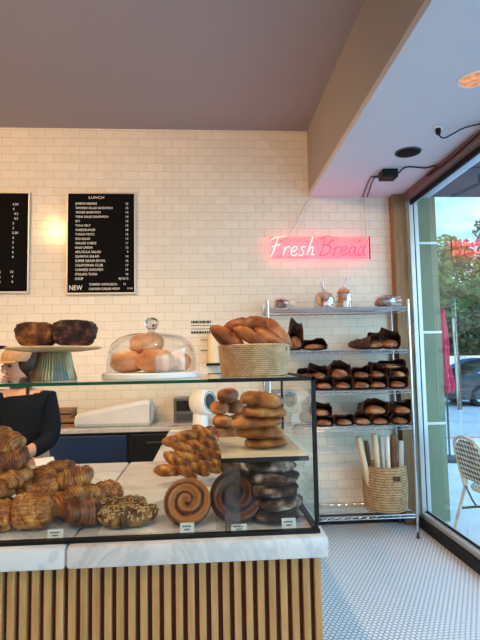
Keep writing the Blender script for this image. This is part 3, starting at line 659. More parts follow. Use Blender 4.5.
# ------------------------------------------------------------------ things on the glass top
TOP = ZT+.0045
def ribbed_stand(loc, label, mats, rp=.165, hp=.115, n=96):
    t = thing('cake_stand', label, 'cake stand', loc)
    rib = lambda a, z: .0028*sin(a*32)
    MB().lathe([(.0, .0), (.078, 0), (.080, .004), (.066, .05), (.056, hp-.014), (.0, hp-.014)], 192, wob=lambda a, z: ((.0022*sin(a*44) if z > .001 else 0))).build('pedestal', mats[0], t, smooth=True)
    pr = MB().lathe([(.0, hp-.014), (rp*.55, hp-.012), (rp*.96, hp-.004), (rp, hp+.002), (rp*.985, hp+.006), (rp*.9, hp+.003), (0, hp+.001)], 180, wob=lambda a, z: 0)
    pr.build('plate', mats[1], t, smooth=True)
    rm = MB()
    for k in range(120):
        a = 2*pi*k/120; rm.ball((rp*cos(a), rp*sin(a), hp+.002), .0035, 1)
    rm.build('beaded_rim', mats[1], t, smooth=True)
    return t
STY = 1.85
p = atY(54, 382, STY)
stand = ribbed_stand((p.x, STY, TOP), 'ribbed blue and gold cake stand holding two loaf cakes', (M['patina'], M['plate_gold']))
stand_z = TOP+.115
p2 = atY(-26, 382, STY)
ribbed_stand((p2.x-.045, STY-.03, TOP), 'white ribbed cake stand at the left edge of the glass top', (M['white'], M['black']), .155, .122)
def cake(px, mat, w, h, lab, seed):
    rs = []; pz = atY(px, 346, STY)
    L = .105; n = 90
    for i in range(31):
        u = i/30; ring = []
        e = .97+.03*sin(pi*u)
        for k in range(n):
            a = 2*pi*k/n; ca, sa = cos(a), sin(a)
            xx = math.copysign(abs(ca)**.45, ca); zz = math.copysign(abs(sa)**.55, sa)
            ww = .82+.18*min(1, max(0, zz+.75)/.9); q = 1+.07*nz3((xx*2, u*2, zz*2), 2.2, seed)+.06*nz3((xx*6, u*6, zz*6), 2, seed+1)+.04*nz3((xx*13, u*13, zz*13), 2, seed+2)
            ring.append(V(w/2*xx*ww*e*q, L*(u-.5), max(0, h*.5+h*.5*zz*e*(q if zz > 0 else 1))))
        rs.append(ring)
    o = MB().rings(rs).build('loaf_cake', mat, None, smooth=True, loc=(pz.x, STY, stand_z+.0068), sharp=60); return tag(o, lab, 'cake', 'half loaf cakes on the ribbed stand')
cake(37, M['banana'], .128, .088, 'brown banana loaf cake, left of two on the ribbed stand', 3)
cake(75, M['choc'], .145, .094, 'dark chocolate loaf cake, right of two on the ribbed stand', 5)

# glass dome with sugared buns
DY = 1.92; p = atY(152, 378, DY)
dt = thing('cake_board', 'round pale cake board under the glass dome', 'board', (p.x, DY, TOP))
MB().lathe([(0, 0), (.182, 0), (.185, .003), (.185, .017), (.182, .02), (0, .02)], 64).build('board_disc', M['white'], dt, smooth=True)
dm = thing('glass_dome', 'clear glass cake dome with a ball knob', 'glass dome', (p.x, DY, TOP+.021))
MB().lathe([(.168, 0), (.168, .05), (.163, .085), (.150, .112), (.125, .132), (.085, .145), (.03, .151), (.0, .151)], 64).build('dome_shell', M['dome'], dm, smooth=True, sharp=80)
MB().lathe([(.168, 0), (.171, .003), (.168, .006)], 64).build('dome_rim', M['dome'], dm, smooth=True, sharp=80)
MB().lathe([(.0, .150), (.016, .151), (.011, .160), (.020, .170), (.028, .184), (.026, .198), (.014, .208), (0, .210)], 24).build('dome_knob', M['knob'], dm, smooth=True, sharp=80)
BN = round_mesh('sugared_bun', .074, .090, .08, 71); BN.materials.append(M['bun'])
for dx, dy, dz, s, rz, lab in [(-.088, -.015, 0, .90, .2, 'sugared bun under the glass dome, left'), (.020, -.055, 0, .95, 1.2, 'sugared bun under the glass dome, front'), (.088, .035, 0, .82, 2.2, 'sugared bun under the glass dome, right at the back'), (-.02, .01, .068, .90, 3.0, 'sugared bun under the glass dome, on top of the others'), (.0, .085, 0, .78, .6, 'sugared bun under the glass dome, hidden at the back')]:
    o = place('sugared_bun', BN, None, None, (p.x+dx, DY+dy, TOP+.0215+dz), (0, 0, rz)); o.scale = (s,)*3; tag(o, lab, 'bun', 'sugared buns under the dome')

# rope basket with crusty rolls
BY = 2.0; p = atY(254.5, 377, BY)
bk = thing('rope_basket', 'round woven rope basket full of crusty rolls on the case top', 'basket', (p.x, BY, TOP))
def wov(a, z): return .0016*sin(z*2*pi/.0075)
zs = [i/24*.118 for i in range(25)]
MB().lathe([(0, .002), (.13, .0)]+[(.134+.012*z/.118, z) for z in zs]+[(.138, .122), (.132, .118)]+[(.124, .06), (.120, .01), (0, .008)], 72, wob=lambda a, z: (.0016*sin(z*2*pi/.0085) if .004 < z < .117 else 0)).build('basket_wall', M['rope'], bk, smooth=True, sharp=80)
BT = [loaf_mesh('crusty_roll', .17, .075, .062, 2.0, .8, .05, 80+i, 2.2, .16) for i in range(2)]
for me in BT: me.materials.append(M['batard'])
# filler layer first, then the visible top ones: (px,py,Y,rz,tilt,scale,label)
for i, (px, py, Y, rz, ty, s, lab) in enumerate([
    (226, 340, 2.02, .9, .75, 1.0, 'crusty roll poking out at the left of the basket'),
    (229, 337, 1.925, .5, .62, .98, 'crusty roll leaning down at the front left of the basket'),
    (252, 337, 1.90, .35, .55, .95, 'crusty roll at the front centre of the basket'),
    (272, 338, 1.93, .5, .6, .9, 'crusty roll at the front right of the basket'),
    (278, 332, 1.98, .2, .85, 1.0, 'crusty roll standing steeply at the right of the basket'),
    (247, 325, 2.03, .05, -.05, 1.35, 'large crusty loaf lying on top across the basket'),
    (262, 336, 2.08, .1, .1, 1.0, 'crusty roll at the back of the basket')]):
    o = place('crusty_roll', BT[i % 2], None); o.rotation_euler = (.15, ty, rz-.5); o.scale = (s,)*3
    o.location = atY(px, py, Y)-o.rotation_euler.to_matrix() @ V(0, 0, .03*s); tag(o, lab, 'bread roll', 'crusty rolls in the rope basket')

# ------------------------------------------------------------------ behind the counter
def put(name, lab, cat, px, py, z, dy=0, group=None):
    p = atZ(px, py, z); return thing(name, lab, cat, (p.x, p.y+dy, z+.0005), 0, group)
BZ = .98
t = thing('wrapped_package', 'long white wrapped package lying on the wall worktop', 'package', (atY(116, 415, 4.36).x, 4.36, BZ+.001))
MB().rings([[V(x_, y_, z_) for y_, z_ in ((-.13, .004), (.13, .004), (.15, .03), (.15, h_-.03), (.13, h_), (-.13, h_), (-.15, h_-.03), (-.15, .03))] for x_, h_ in ((-.31, .09), (-.29, .115), (0, .165), (.27, .215), (.30, .20))]).build('package_wrap', M['wrap'], t, smooth=True, sharp=30)
MB().box((.302, -.10, .03), (.312, .10, .17), .004).build('folded_end', M['wrap'], t)
for i, (px, w, h, zz, lab) in enumerate([(66, .20, .075, 0, 'lower brown carton on the wall worktop beside the worker'), (64, .17, .07, .077, 'upper brown carton stacked beside the worker')]):
    q = atY(px, 420, 4.38); t = thing('carton', lab, 'carton', (q.x, 4.38, BZ+.001+zz), 0, 'brown cartons on the worktop')
    MB().box((-w/2, -.1, 0), (w/2, .1, h), .003).build('carton_box', M['card'], t); MB().box((-w/2-.001, -.101, h*.35), (w/2+.001, -.1, h*.55)).build('tape', M['navy'], t)
# white round fan, steel box, papers, knife on the return slab
fp = atZ(201, 421, CT); fn = thing('desk_fan', 'round white desk fan with a dark grille', 'fan', (fp.x, min(fp.y, 4.10), CT+.001), 0)
MB().lathe([(0, 0), (.062, 0), (.064, .012), (.058, .10), (.05, .12), (0, .12)], 32).build('fan_base', M['white'], fn, smooth=True)
hd = MB().lathe([(.0, -.11), (.05, -.10), (.085, -.075), (.108, -.03), (.112, .01), (.105, .05), (.09, .075), (.082, .078), (0, .076)], 36).build('fan_head', M['white'], fn, smooth=True, loc=(.02, 0, .20), rot=(0, 0, 0))
hd.rotation_euler = Vector((.86, -.62, .12)).to_track_quat('Z', 'Y').to_euler()
g = MB()
for r in (.02, .035, .05, .065, .08): g.lathe([(r-.0025, .079), (r, .083), (r+.0025, .079)], 32)
g.lathe([(0, .0775), (.081, .0775), (.083, .07)], 32); g.build('grille', M['grille'], hd, smooth=True)
t = thing('toaster_oven', 'grey metal box with a dark window against the tiles', 'appliance', (atY(185, 405, 4.47).x, 4.47, BZ+.001))
MB().box((-.095, -.09, 0), (.095, .09, .215), .006).build('housing', M['steel'], t)
MB().box((-.07, -.095, .10), (.07, -.089, .19), .002).build('dark_window', M['black'], t)
MB().box((-.07, -.096, .02), (.07, -.089, .075), .002).build('front_panel', M['grille'], t)
for i, (px, py, w, d, lab) in enumerate([(180, 431, .15, .10, 'white papers left on the return counter before the fan'), (176, 427, .13, .07, 'small white slip behind the papers on the return counter')]):
    q = atZ(px, py, CT); o = MB().box((-w/2, -d/2, 0), (w/2, d/2, .004), .001).build('paper_stack', M['paper'], None, loc=(q.x, q.y, CT+.001), rot=(0, 0, -.2)); tag(o, lab, 'paper', 'papers on the return counter')
q = atZ(162, 445, CT); kn = thing('knife', 'black-handled knife at the edge of the return counter', 'knife', (q.x, q.y, CT+.001), radians(8))
MB().box((-.10, -.013, .002), (.02, .013, .022), .005).build('handle', M['black'], kn); MB().box((.02, -.012, .009), (.14, .012, .012), .001).build('blade', M['steel'], kn)
sheet('parchment_sheet', (-.36, 1.66), (.02, 2.2), CT+.0003, M['paper'], 'white parchment sheet lining the counter under the buns', 'paper')
q = atZ(46, 464, CT); o = MB().box((-.05, -.03, 0), (.05, .03, .001)).build('paper_slip', M['wrap'], None, loc=(q.x, q.y-.02, CT+.018), rot=(.5, 0, .5)); tag(o, 'bluish white paper slip sticking up behind the croissant heap', 'paper')

# ------------------------------------------------------------------ worker
def skin_body(name, verts, edges, mat, parent, root=0, sub=2):
    me = bpy.data.meshes.new(name); me.from_pydata([v[:3] for v in verts], edges, []); o = place(name, me, mat, parent)
    md = o.modifiers.new('skin', 'SKIN'); md.use_smooth_shade = True
    for i, v in enumerate(verts):
        sv = me.skin_vertices[0].data[i]; r = v[3]; sv.radius = r if isinstance(r, tuple) else (r, r); sv.use_root = (i == root)
    s = o.modifiers.new('sub', 'SUBSURF'); s.levels = sub; s.render_levels = sub
    return o
WY = 3.10; wp = atY(20, 372, WY)
wk = thing('person', 'worker in a navy top and tan cap leaning left behind the case', 'person', (wp.x, WY, 0), 0)
hz = 1.47
# joints: x right, y away, z up (leaning towards image left, head turned to the left and down)
bv = [(.03, .02, .90, (.14, .105)), (.03, .01, 1.05, (.13, .10)), (.035, 0, 1.20, (.15, .105)), (.035, 0, 1.30, (.13, .085)), (.02, -.01, 1.36, .052), (.0, -.02, 1.41, .050), (0, -.03, 1.465, (.073, .085)), (.0, -.03, 1.535, (.078, .092)), (0, -.02, 1.59, (.055, .065)),
      (.165, .0, 1.305, .060), (.205, -.04, 1.08, .046), (.12, -.22, 1.02, .036), (.06, -.27, 1.015, .030),
      (-.12, -.01, 1.315, .060), (-.21, -.06, 1.08, .046), (-.16, -.25, 1.03, .036), (-.12, -.30, 1.02, .030),
      (.12, .02, .86, .085), (.13, .01, .48, .058), (.13, .03, .09, .042), (.13, -.10, .04, .038),
      (-.06, .02, .86, .085), (-.07, .01, .48, .058), (-.07, .03, .09, .042), (-.07, -.10, .04, .038)]
be = [(0, 1), (1, 2), (2, 3), (3, 4), (4, 5), (5, 6), (6, 7), (7, 8), (3, 9), (9, 10), (10, 11), (11, 12), (3, 13), (13, 14), (14, 15), (15, 16), (0, 17), (17, 18), (18, 19), (19, 20), (0, 21), (21, 22), (22, 23), (23, 24)]
# five fingers on each hand, rooted in the palm
def add_hand(palm, wrist, side):
    P = Vector(bv[palm][:3]); d = (P-Vector(bv[wrist][:3])).normalized(); s = d.cross(V(0, 0, 1)).normalized()
    for k, (off, ln) in enumerate(((-.024, .052), (-.008, .064), (.008, .060), (.024, .046))):
        a = P+d*.03+s*off; b_ = a+d*ln*.55+V(0, 0, -.006); c = b_+d*ln*.35+V(0, 0, -.02)
        i = len(bv); bv.extend([(*a, .0095), (*b_, .0085), (*c, .007)]); be.extend([(palm, i), (i, i+1), (i+1, i+2)])
    a = P+s*side*.03+d*.005; b_ = a+d*.03+s*side*.016+V(0, 0, -.012)
    i = len(bv); bv.extend([(*a, .011), (*b_, .009)]); be.extend([(palm, i), (i, i+1)])
add_hand(12, 11, -1); add_hand(16, 15, 1)
body = skin_body('body', bv, be, M['skin'], wk)
tv = [(.03, .02, .88, (.155, .12)), (.03, .01, 1.05, (.145, .115)), (.035, 0, 1.20, (.162, .118)), (.035, 0, 1.305, (.14, .098)), (.165, .0, 1.305, .072), (.197, -.02, 1.14, .060), (.205, -.05, 1.07, .056), (.13, -.20, 1.02, .047), (-.12, -.01, 1.315, .072), (-.20, -.04, 1.14, .060), (-.21, -.07, 1.07, .055), (-.18, -.18, 1.045, .046)]
skin_body('shirt', tv, [(0, 1), (1, 2), (2, 3), (3, 4), (4, 5), (5, 6), (6, 7), (3, 8), (8, 9), (9, 10), (10, 11)], M['navy'], wk)
pv = [(.03, .02, .90, (.15, .115)), (.12, .02, .84, .10), (.13, .01, .48, .075), (.13, .03, .12, .06), (-.06, .02, .84, .10), (-.07, .01, .48, .075), (-.07, .03, .12, .06)]
skin_body('trousers', pv, [(0, 1), (1, 2), (2, 3), (0, 4), (4, 5), (5, 6)], M['trousers'], wk)
hr = MB()
hr.ball((.030, .010, 1.520), 1, 3, (.086, .104, .098)); hr.ball((.085, .02, 1.515), 1, 3, (.070, .065, .075))
hr.tube(smoothpath([(.07, -.03, 1.50), (.082, -.05, 1.44), (.07, -.06, 1.38), (.078, -.075, 1.32)]), lambda t: .016*(1-t)+.006, 8)
for v in hr.bm.verts: v.co += V(1, 1, 1)*.004*noise.noise(v.co*38)
hr.build('hair', M['hair'], wk, smooth=True)
MB().ball((-.066, -.085, 1.508), .0095, 2, (1, 1, .8)).build('eye', M['eye'], wk, smooth=True)
MB().ball((-.018, -.112, 1.508), .0095, 2, (1.2, .7, .7)).build('eye', M['eye'], wk, smooth=True)
MB().tube([(-.048, -.106, 1.515), (-.054, -.122, 1.485), (-.048, -.112, 1.474)], lambda t: .009+.005*t, 8).build('nose', M['skin'], wk, smooth=True)
MB().ball((-.040, -.108, 1.447), 1, 2, (.022, .010, .008)).build('mouth', M['lips'], wk, smooth=True)
MB().ball((.072, -.035, 1.50), 1, 2, (.010, .018, .028)).build('ear', M['skin'], wk, smooth=True)
MB().tube([(-.085, -.088, 1.53), (-.06, -.103, 1.533)], .004, 6).tube([(-.035, -.116, 1.533), (0, -.118, 1.53)], .004, 6).build('eyebrows', M['hair'], wk, smooth=True)
cp = MB().lathe([(.092, 0), (.094, .02), (.088, .05), (.065, .075), (.03, .085), (0, .087)], 32, (-.005, -.025, 1.535))
cp.build('cap', M['cap'], wk, smooth=True)
br_ = MB().rings([[V(-.005, -.025, 1.535)+V(r*cos(a), r*sin(a)*1.0, z) for r, z in ((.088, .004), (.15, -.006), (.15, -.010), (.088, 0))] for a in [radians(-195+i*10) for i in range(13)]], cap=False)
br_.build('cap_brim', M['cap'], wk, smooth=True)

# ------------------------------------------------------------------ wall: menu boards and notices
def menu(x0, x1, z0, z1, lab, items):
    t = thing('menu_board', lab, 'menu board', ((x0+x1)/2, D-.022, z0)); w = x1-x0; h = z1-z0
    MB().box((-w/2+.012, -.002, .012), (w/2-.012, .02, h-.012)).build('letter_panel', M['felt'], t)
    MB().box((-w/2, -.012, 0), (w/2, .021, .016), .002).box((-w/2, -.012, h-.014), (w/2, .021, h), .002).box((-w/2, -.012, .016), (-w/2+.014, .021, h-.014), .002).box((w/2-.014, -.012, .016), (w/2, .021, h-.014), .002).build('board_frame', M['silver'], t)
    bm = text_mesh(items, .003); me = bpy.data.meshes.new('lettering'); bm.to_mesh(me); bm.free()
    place('lettering', me, M['letter'], t, (0, -.0025, 0))
lines = [('JAMBON BEURRE', '12'), ('CHICKEN SALAD SANDWICH', '15'), ('VEGGIE SANDWICH', '14'), ('TUNA SALAD SANDWICH', '14'), ('BLT', '15'), ('TUNA MELT', '15'), ('CHEESEBURGER', '18'), ('TURKEY PESTO', '15'), ('EGG SALAD', '13'), ('GRILLED CHEESE', '11'), ('KALE CAESAR', '13'), ('ARUGULA SALAD', '9'), ('QUINOA SALAD', '14'), ('SUPER GRAIN BOWL', '16'), ('CALIFORNIA CLUB', '17'), ('CHINESE CHICKEN', '15'), ('ITALIAN TUNA', '16'), ('SOUP', '8|10/12')]
bx0, bx1, bz0, bz1 = -1.283, -.652, 2.137, 3.094
H_ = bz1-bz0
it = [('LUNCH', -.045, H_-.062, .034, 'CENTER', 1.25)]
for i, (a, c) in enumerate(lines):
    z = H_-.118-i*(H_-.118-.135)/17.0
    it.append((a, -.235, z, .029 if i < 11 else .032, 'LEFT', .88 if i < 11 else .93)); it.append((c, .248, z, .029, 'RIGHT', 1.0))
it += [('NEW', -.288, .040, .066, 'LEFT', .78), ('TURKEY AVOCADO', .02, .082, .030, 'CENTER', .95), ('16', .225, .085, .026, 'RIGHT', 1), ('CHICKEN CAESAR WRAP', .03, .040, .031, 'CENTER', .80), ('15 50', .285, .045, .022, 'RIGHT', 1)]
menu(bx0, bx1, bz0, bz1, 'black lunch menu board in a silver frame on the tiled wall', it)
it = []
for i, (a, c) in enumerate([('HOUSE COFFEE', '4.50'), ('ESPRESSO', '4'), ('MACCHIATO', '4.5'), ('CORTADO', '4.5'), ('CAPPUCCINO', '5'), ('LATTE', '5'), ('VANILLA LATTE', '5.50'), ('MOCHA', '6'), ('COLD BREW', '5'), ('CHAI LATTE', '6'), ('MATCHA LATTE', '6'), ('HOT TEA', '4')]):
    z = H_-.145-i*.0445; it.append((a, -.25, z, .031, 'LEFT', 1)); it.append((c, .18 if len(c) < 3 else .215, z, .031, 'RIGHT', 1))
for i, (a, c) in enumerate([('ORANGE JUICE', '12'), ('LEMONADE SODA', '7'), ('SPARKLING WATER', '6')]): it.append((a, .07, .185-i*.045, .030, 'RIGHT', 1)); it.append((c, .18, .185-i*.045, .031, 'RIGHT', 1))
menu(-2.25, -1.613, bz0+.018, bz1, 'black drinks menu board cut off by the left edge', it)
def note(px0, py0, px1, py1, lab, name='notice', rows=3, group='paper notices on the tiles'):
    a = atY(px0, py0, D); b_ = atY(px1, py1, D); w = b_.x-a.x; h = a.z-b_.z
    t = thing(name, lab, 'notice', ((a.x+b_.x)/2, D-.001, b_.z), 0, group)
    MB().box((-w/2, -.0015, 0), (w/2, -.0003, h)).build('notice_sheet', M['notice'], t); bm = MB()
    for r in range(rows):
        z = h*(1-(r+.5)/rows)
        big = r in (0, rows-1); x = -w*.45; random.seed(px0+r)
        while x < w*.42:
            ww = random.uniform(.03, .09)*w*(1.3 if big else 1); bm.box((x, -.003, z-h*(.09 if big else .03)), (min(x+ww, w*.46), -.0016, z+h*(.09 if big else .03))); x += ww+w*.025
    bm.build('notice_print', M['black'], t)
note(190, 320.5, 212, 334, 'wide white notice with bold lines of print above the basket', rows=4)
note(200, 338, 208, 342, 'small white label with dark print, upper one below the notice', rows=1)
note(200, 348, 208, 353, 'small white label with dark print, lower one below the notice', rows=1)
pr = thing('paper_towel_roll', 'cream paper roll on a dark wall holder behind the basket', 'paper roll', (atY(214, 360, D-.09).x, D-.09, atY(214, 364, D-.09).z))
MB().lathe([(0, .01), (.055, .01), (.055, .27), (0, .27)], 32).build('roll', M['cream'], pr, smooth=True)
MB().box((-.07, -.05, -.015), (.07, .086, .008), .003).build('holder', M['black'], pr)

# ------------------------------------------------------------------ neon sign
ns = thing('neon_sign', 'pink neon sign reading Fresh Bread hung on the tiled wall', 'neon sign', (.605, D-.055, 2.445))
GL = {
 'F': [[(.0, .80), (.16, .93), (.38, .95), (.62, 1.0)], [(.30, .94), (.24, .6), (.16, .2), (.06, -.05)], [(.06, .46), (.24, .52), (.42, .56)]],
 'r': [[(0, .42), (.05, .3), (.0, .0)], [(.03, .2), (.12, .42), (.22, .46), (.27, .38)]],
 'e': [[(.0, .2), (.14, .24), (.24, .34), (.2, .46), (.08, .42), (.0, .22), (.05, .04), (.18, .0), (.3, .12)]],
 's': [[(.22, .44), (.12, .46), (.07, .36), (.14, .24), (.17, .12), (.08, .0), (-.04, .04)]],
 'h': [[(.20, .98), (.1, .5), (.0, .0)], [(.03, .15), (.14, .40), (.25, .42), (.24, .2), (.22, .04), (.34, .06)]],
 'B': [[(.16, .98), (.1, .5), (.0, -.02)], [(-.06, .82), (.16, 1.0), (.42, .96), (.44, .76), (.3, .58), (.12, .52)], [(.12, .52), (.36, .52), (.46, .32), (.34, .08), (.12, -.02), (-.05, .06)]],
 'a': [[(.26, .4), (.14, .46), (.02, .3), (.02, .06), (.14, .02), (.26, .38)], [(.28, .44), (.24, .1), (.32, .0), (.4, .1)]],
 'd': [[(.26, .4), (.14, .46), (.02, .3), (.02, .06), (.14, .02), (.26, .36)], [(.42, 1.0), (.3, .5), (.24, .1), (.30, .0), (.38, .06)]],
}
def word(s, x0, adv, sx, sz):
    bm = MB(); x = x0
    for ch, ad in zip(s, adv):
        for st in GL[ch]:
            pts = smoothpath([(x+sx*(px+.12*pz), 0, sz*pz+.035) for px, pz in st], 6); bm.tube(pts, .0036, 8)
        x += ad*sx
    return bm
word('Fresh', -.02, (.60, .34, .38, .32, .4), .215, .185).build('tube_lettering', M['neon_hot'], ns, smooth=True, loc=(0, -.012, 0))
word('Bread', .46, (.58, .33, .38, .40, .4), .215, .185).build('tube_lettering', M['neon'], ns, smooth=True, loc=(0, -.012, 0))
def pinkpanel():
    mt, nt, b, N, L = nodes('pink_acrylic'); nt.nodes.remove(b)
    tr = N('ShaderNodeBsdfTransparent'); tr.inputs[0].default_value = (1, .90, .92, 1); tl = N('ShaderNodeBsdfTranslucent'); tl.inputs[0].default_value = (1, .35, .45, 1)
    df = N('ShaderNodeBsdfDiffuse'); df.inputs[0].default_value = (.9, .35, .45, 1); m1 = N('ShaderNodeMixShader'); m1.inputs[0].default_value = .5; m2 = N('ShaderNodeMixShader'); m2.inputs[0].default_value = .06
    L(tl.outputs[0], m1.inputs[1]); L(df.outputs[0], m1.inputs[2]); L(tr.outputs[0], m2.inputs[1]); L(m1.outputs[0], m2.inputs[2]); L(m2.outputs[0], nt.nodes['Material Output'].inputs[0]); return mt
MB().box((-.005, .0, .004), (.935, .006, .215), .002).build('backing_panel', pinkpanel(), ns)
MB().box((.94, -.006, .0), (.948, .008, .22), .001).build('end_clip', M['black'], ns)
bm = MB()
for x_ in (.1, .35, .6, .85):
    for z_ in (.04, .18): bm.tube([(x_, .006, z_), (x_, .050, z_)], .006, 8)
bm.build('standoffs', M['chrome'], ns, smooth=True)
for k in range(31):   # the tubes' glow on the tiles: added point lights hidden behind the panel
    l = bpy.data.lights.new('neon_glow', 'POINT'); l.energy = .10; l.color = (1, .03, .12); l.shadow_soft_size = .028
    lo_ = bpy.data.objects.new('neon_glow', l); COL.objects.link(lo_); lo_.parent = ns; lo_.location = (.0+.031*k, .014, .105+.045*(-1)**k)
MB().tube(smoothpath([(.16, 0, .20), (.20, .0, .28), (.26, .01, .36), (.30, .02, .46), (.385, .03, .60)]), .0055, 8).build('power_cord', M['cordw'], ns, smooth=True)
MB().tube(smoothpath([(.915, 0, .20), (.918, .02, .40), (.915, .03, .613)]), .0055, 8).build('power_cord', M['cordw'], ns, smooth=True)

# ------------------------------------------------------------------ soffit fittings
bp_ = atZ(388, 171, SOF); tb = thing('transformer_box', 'black transformer box for the neon under the soffit', 'transformer', (bp_.x, bp_.y, SOF))
MB().box((-.065, -.06, -.07), (.065, .06, 0), .008).build('box_body', M['black'], tb); 
MB().tube(smoothpath([(-.06, .03, -.03), (-.08, .10, -.012), (-.10, .16, -.008), (atY(364, 196, D-.03).x-bp_.x+-.015, D-.03-bp_.y, -.005)]), .005, 6).build('lead', M['black'], tb, smooth=True)
MB().tube(smoothpath([(-.04, .055, -.03), (-.05, .12, -.012), (-.065, .18, -.008), (atY(364, 196, D-.03).x-bp_.x+.03, D-.03-bp_.y, -.005)]), .005, 6).build('lead', M['black'], tb, smooth=True)
cw = [V(bp_.x+.04, bp_.y-.02, SOF-.073), V(bp_.x+.075, bp_.y-.05, SOF-.03)]+[atZ(x_, y_, SOF-.008) for x_, y_ in ((407, 167), (425, 168), (436, 166))]
cw += [V(1.862, 3.95, SOF-.03), V(1.862, 3.5, SOF-.045), V(1.862, 3.0, SOF-.03), V(1.862, 2.5, SOF-.03)]
o = MB().tube(smoothpath(cw), .006, 6).build('power_cable', M['black'], None, smooth=True); tag(o, 'black cable running from the transformer along the window header', 'cable')
sp_ = atZ(408, 152, SOF); spk = thing('ceiling_speaker', 'round black speaker set into the soffit', 'speaker', (sp_.x, sp_.y, SOF))
MB().lathe([(0, -.010), (.075, -.010), (.085, -.006), (.088, 0)], 36).build('speaker_grille', M['blackmatte'], spk, smooth=True)
MB().lathe([(.085, 0), (.087, -.008), (.096, -.006), (.098, 0)], 36).build('speaker_ring', M['grille'], spk, smooth=True)
q = atZ(438, 128, SOF); pg = thing('plug_and_cord', 'black plug and cord hanging from a socket in the soffit', 'cord', (q.x, q.y, SOF))
MB().box((-.035, -.03, -.006), (.035, .03, 0), .002).build('socket_plate', M['white'], pg)
MB().lathe([(0, -.045), (.014, -.045), (.018, -.03), (.018, -.006), (0, -.006)], 12).build('plug', M['black'], pg, smooth=True)
MB().tube(smoothpath([(0, 0, -.045), (.03, -.01, -.075), (.09, -.02, -.05), (.16, -.05, -.02), (.30, -.12, -.008), (.33, -.2, -.008)]), .005, 8).build('cord', M['black'], pg, smooth=True)
def downlight(loc, lab, glow, watt, color, angle=130, aim=None, rad=.07, blend=.6):
    t = thing('recessed_light', lab, 'ceiling light', loc)
    MB().lathe([(rad, 0), (rad+.004, -.008), (rad+.012, -.006), (rad+.014, 0)], 40).build('trim_ring', M['white'], t, smooth=True)
    MB().lathe([(0, -.003), (rad, -.004)], 40).build('lamp_face', glow, t, smooth=True)
    l = bpy.data.lights.new('lamp', 'SPOT'); l.energy = watt; l.color = color; l.spot_size = radians(angle); l.spot_blend = blend; l.shadow_soft_size = .06
    o = bpy.data.objects.new('lamp', l); COL.objects.link(o); o.parent = t; o.location = (0, 0, -.03)
    if aim: o.rotation_euler = (Vector(aim)-Vector(loc)).to_track_quat('-Z', 'Y').to_euler()
    return t
q = atZ(474, 79, SOF); downlight((q.x, q.y, SOF), 'amber recessed lamp in the soffit above the window', M['amber'], 6*LAMP_W, (1, .62, .34), 110, rad=.075)
WARM = (1, .66, .36)
downlight((-2.46, 1.0, CEIL), 'recessed ceiling lamp over the left of the shop', M['lampglow'], 245*LAMP_W, (1, .53, .20), 120, (-1.9, 4.6, 2.4))
downlight((-1.0, 2.2, CEIL), 'recessed ceiling lamp over the counter', M['lampglow'], 120*LAMP_W, WARM, 120, (-1.0, 2.6, 0))
downlight((-1.6, -.8, CEIL), 'added ceiling fill lamp behind the customer', M['lampglow'], 130*LAMP_W, WARM, 100, (-.2, 1.2, .4))  # out-of-view lamp put in as warm fill on the counter front
downlight((.3, .6, CEIL), 'added ceiling fill lamp over the queue', M['lampglow'], 40*LAMP_W, WARM, 80)  # extra unseen lamp, weak fill from above

# ------------------------------------------------------------------ wire shelving and breads
SX0, SX1, SY0, SY1 = .515, 1.738, 4.165, 4.56
ws = thing('wire_shelving', 'chrome wire shelving unit loaded with bread by the window', 'shelving', (1.12, 4.36, 0))
def W(p): return (p[0]-1.12, p[1]-4.36, p[2])
for x_ in (SX0, SX1):
    for y_ in (SY0, SY1):
        po_ = MB().tube([W((x_, y_, .055)), W((x_, y_, 2.015))], .0125, 12)
        for k in range(38): po_.lathe([(.0128, 0), (.0134, .003), (.0128, .006)], 10, W((x_, y_, .10+k*.0508)))
        po_ = po_.build('post', M['chrome'], ws, smooth=True)
        MB().lathe([(0, .0), (.014, 0), (.018, .008), (.010, .03), (.010, .06)], 12, W((x_, y_, .0))).build('foot', M['grille'], po_, smooth=True)
SHZ = [1.955, 1.585, 1.243, .938, .205]
for z_ in SHZ:
    b = MB(); zt = z_-.003; zb = z_-.032
    for y_ in (SY0, SY1):
        b.tube([W((SX0, y_, zt-.004)), W((SX1, y_, zt-.004))], .0042, 6); b.tube([W((SX0, y_, zb)), W((SX1, y_, zb))], .0042, 6)
        n = 34; pts = [W((SX0+.015+(SX1-SX0-.03)*i/n, y_, (zt-.004) if i % 2 else zb)) for i in range(n+1)]; b.tube(pts, .0026, 5)
    for x_ in (SX0, SX1):
        b.tube([W((x_, SY0, zt-.004)), W((x_, SY1, zt-.004))], .0042, 6); b.tube([W((x_, SY0, zb)), W((x_, SY1, zb))], .0042, 6)
        pts = [W((x_, SY0+.01+(SY1-SY0-.02)*i/12, (zt-.004) if i % 2 else zb)) for i in range(13)]; b.tube(pts, .0026, 5)
    n = 52
    for i in range(1, n):
        xx = SX0+(SX1-SX0)*i/n; b.tube([W((xx, SY0, zt)), W((xx, SY1, zt))], .0019, 5)
    for yy in (SY0+.13, SY0+.27): b.tube([W((SX0, yy, zt-.006)), W((SX1, yy, zt-.006))], .004, 6)
    b.build('shelf', M['chrome'], ws, smooth=True)
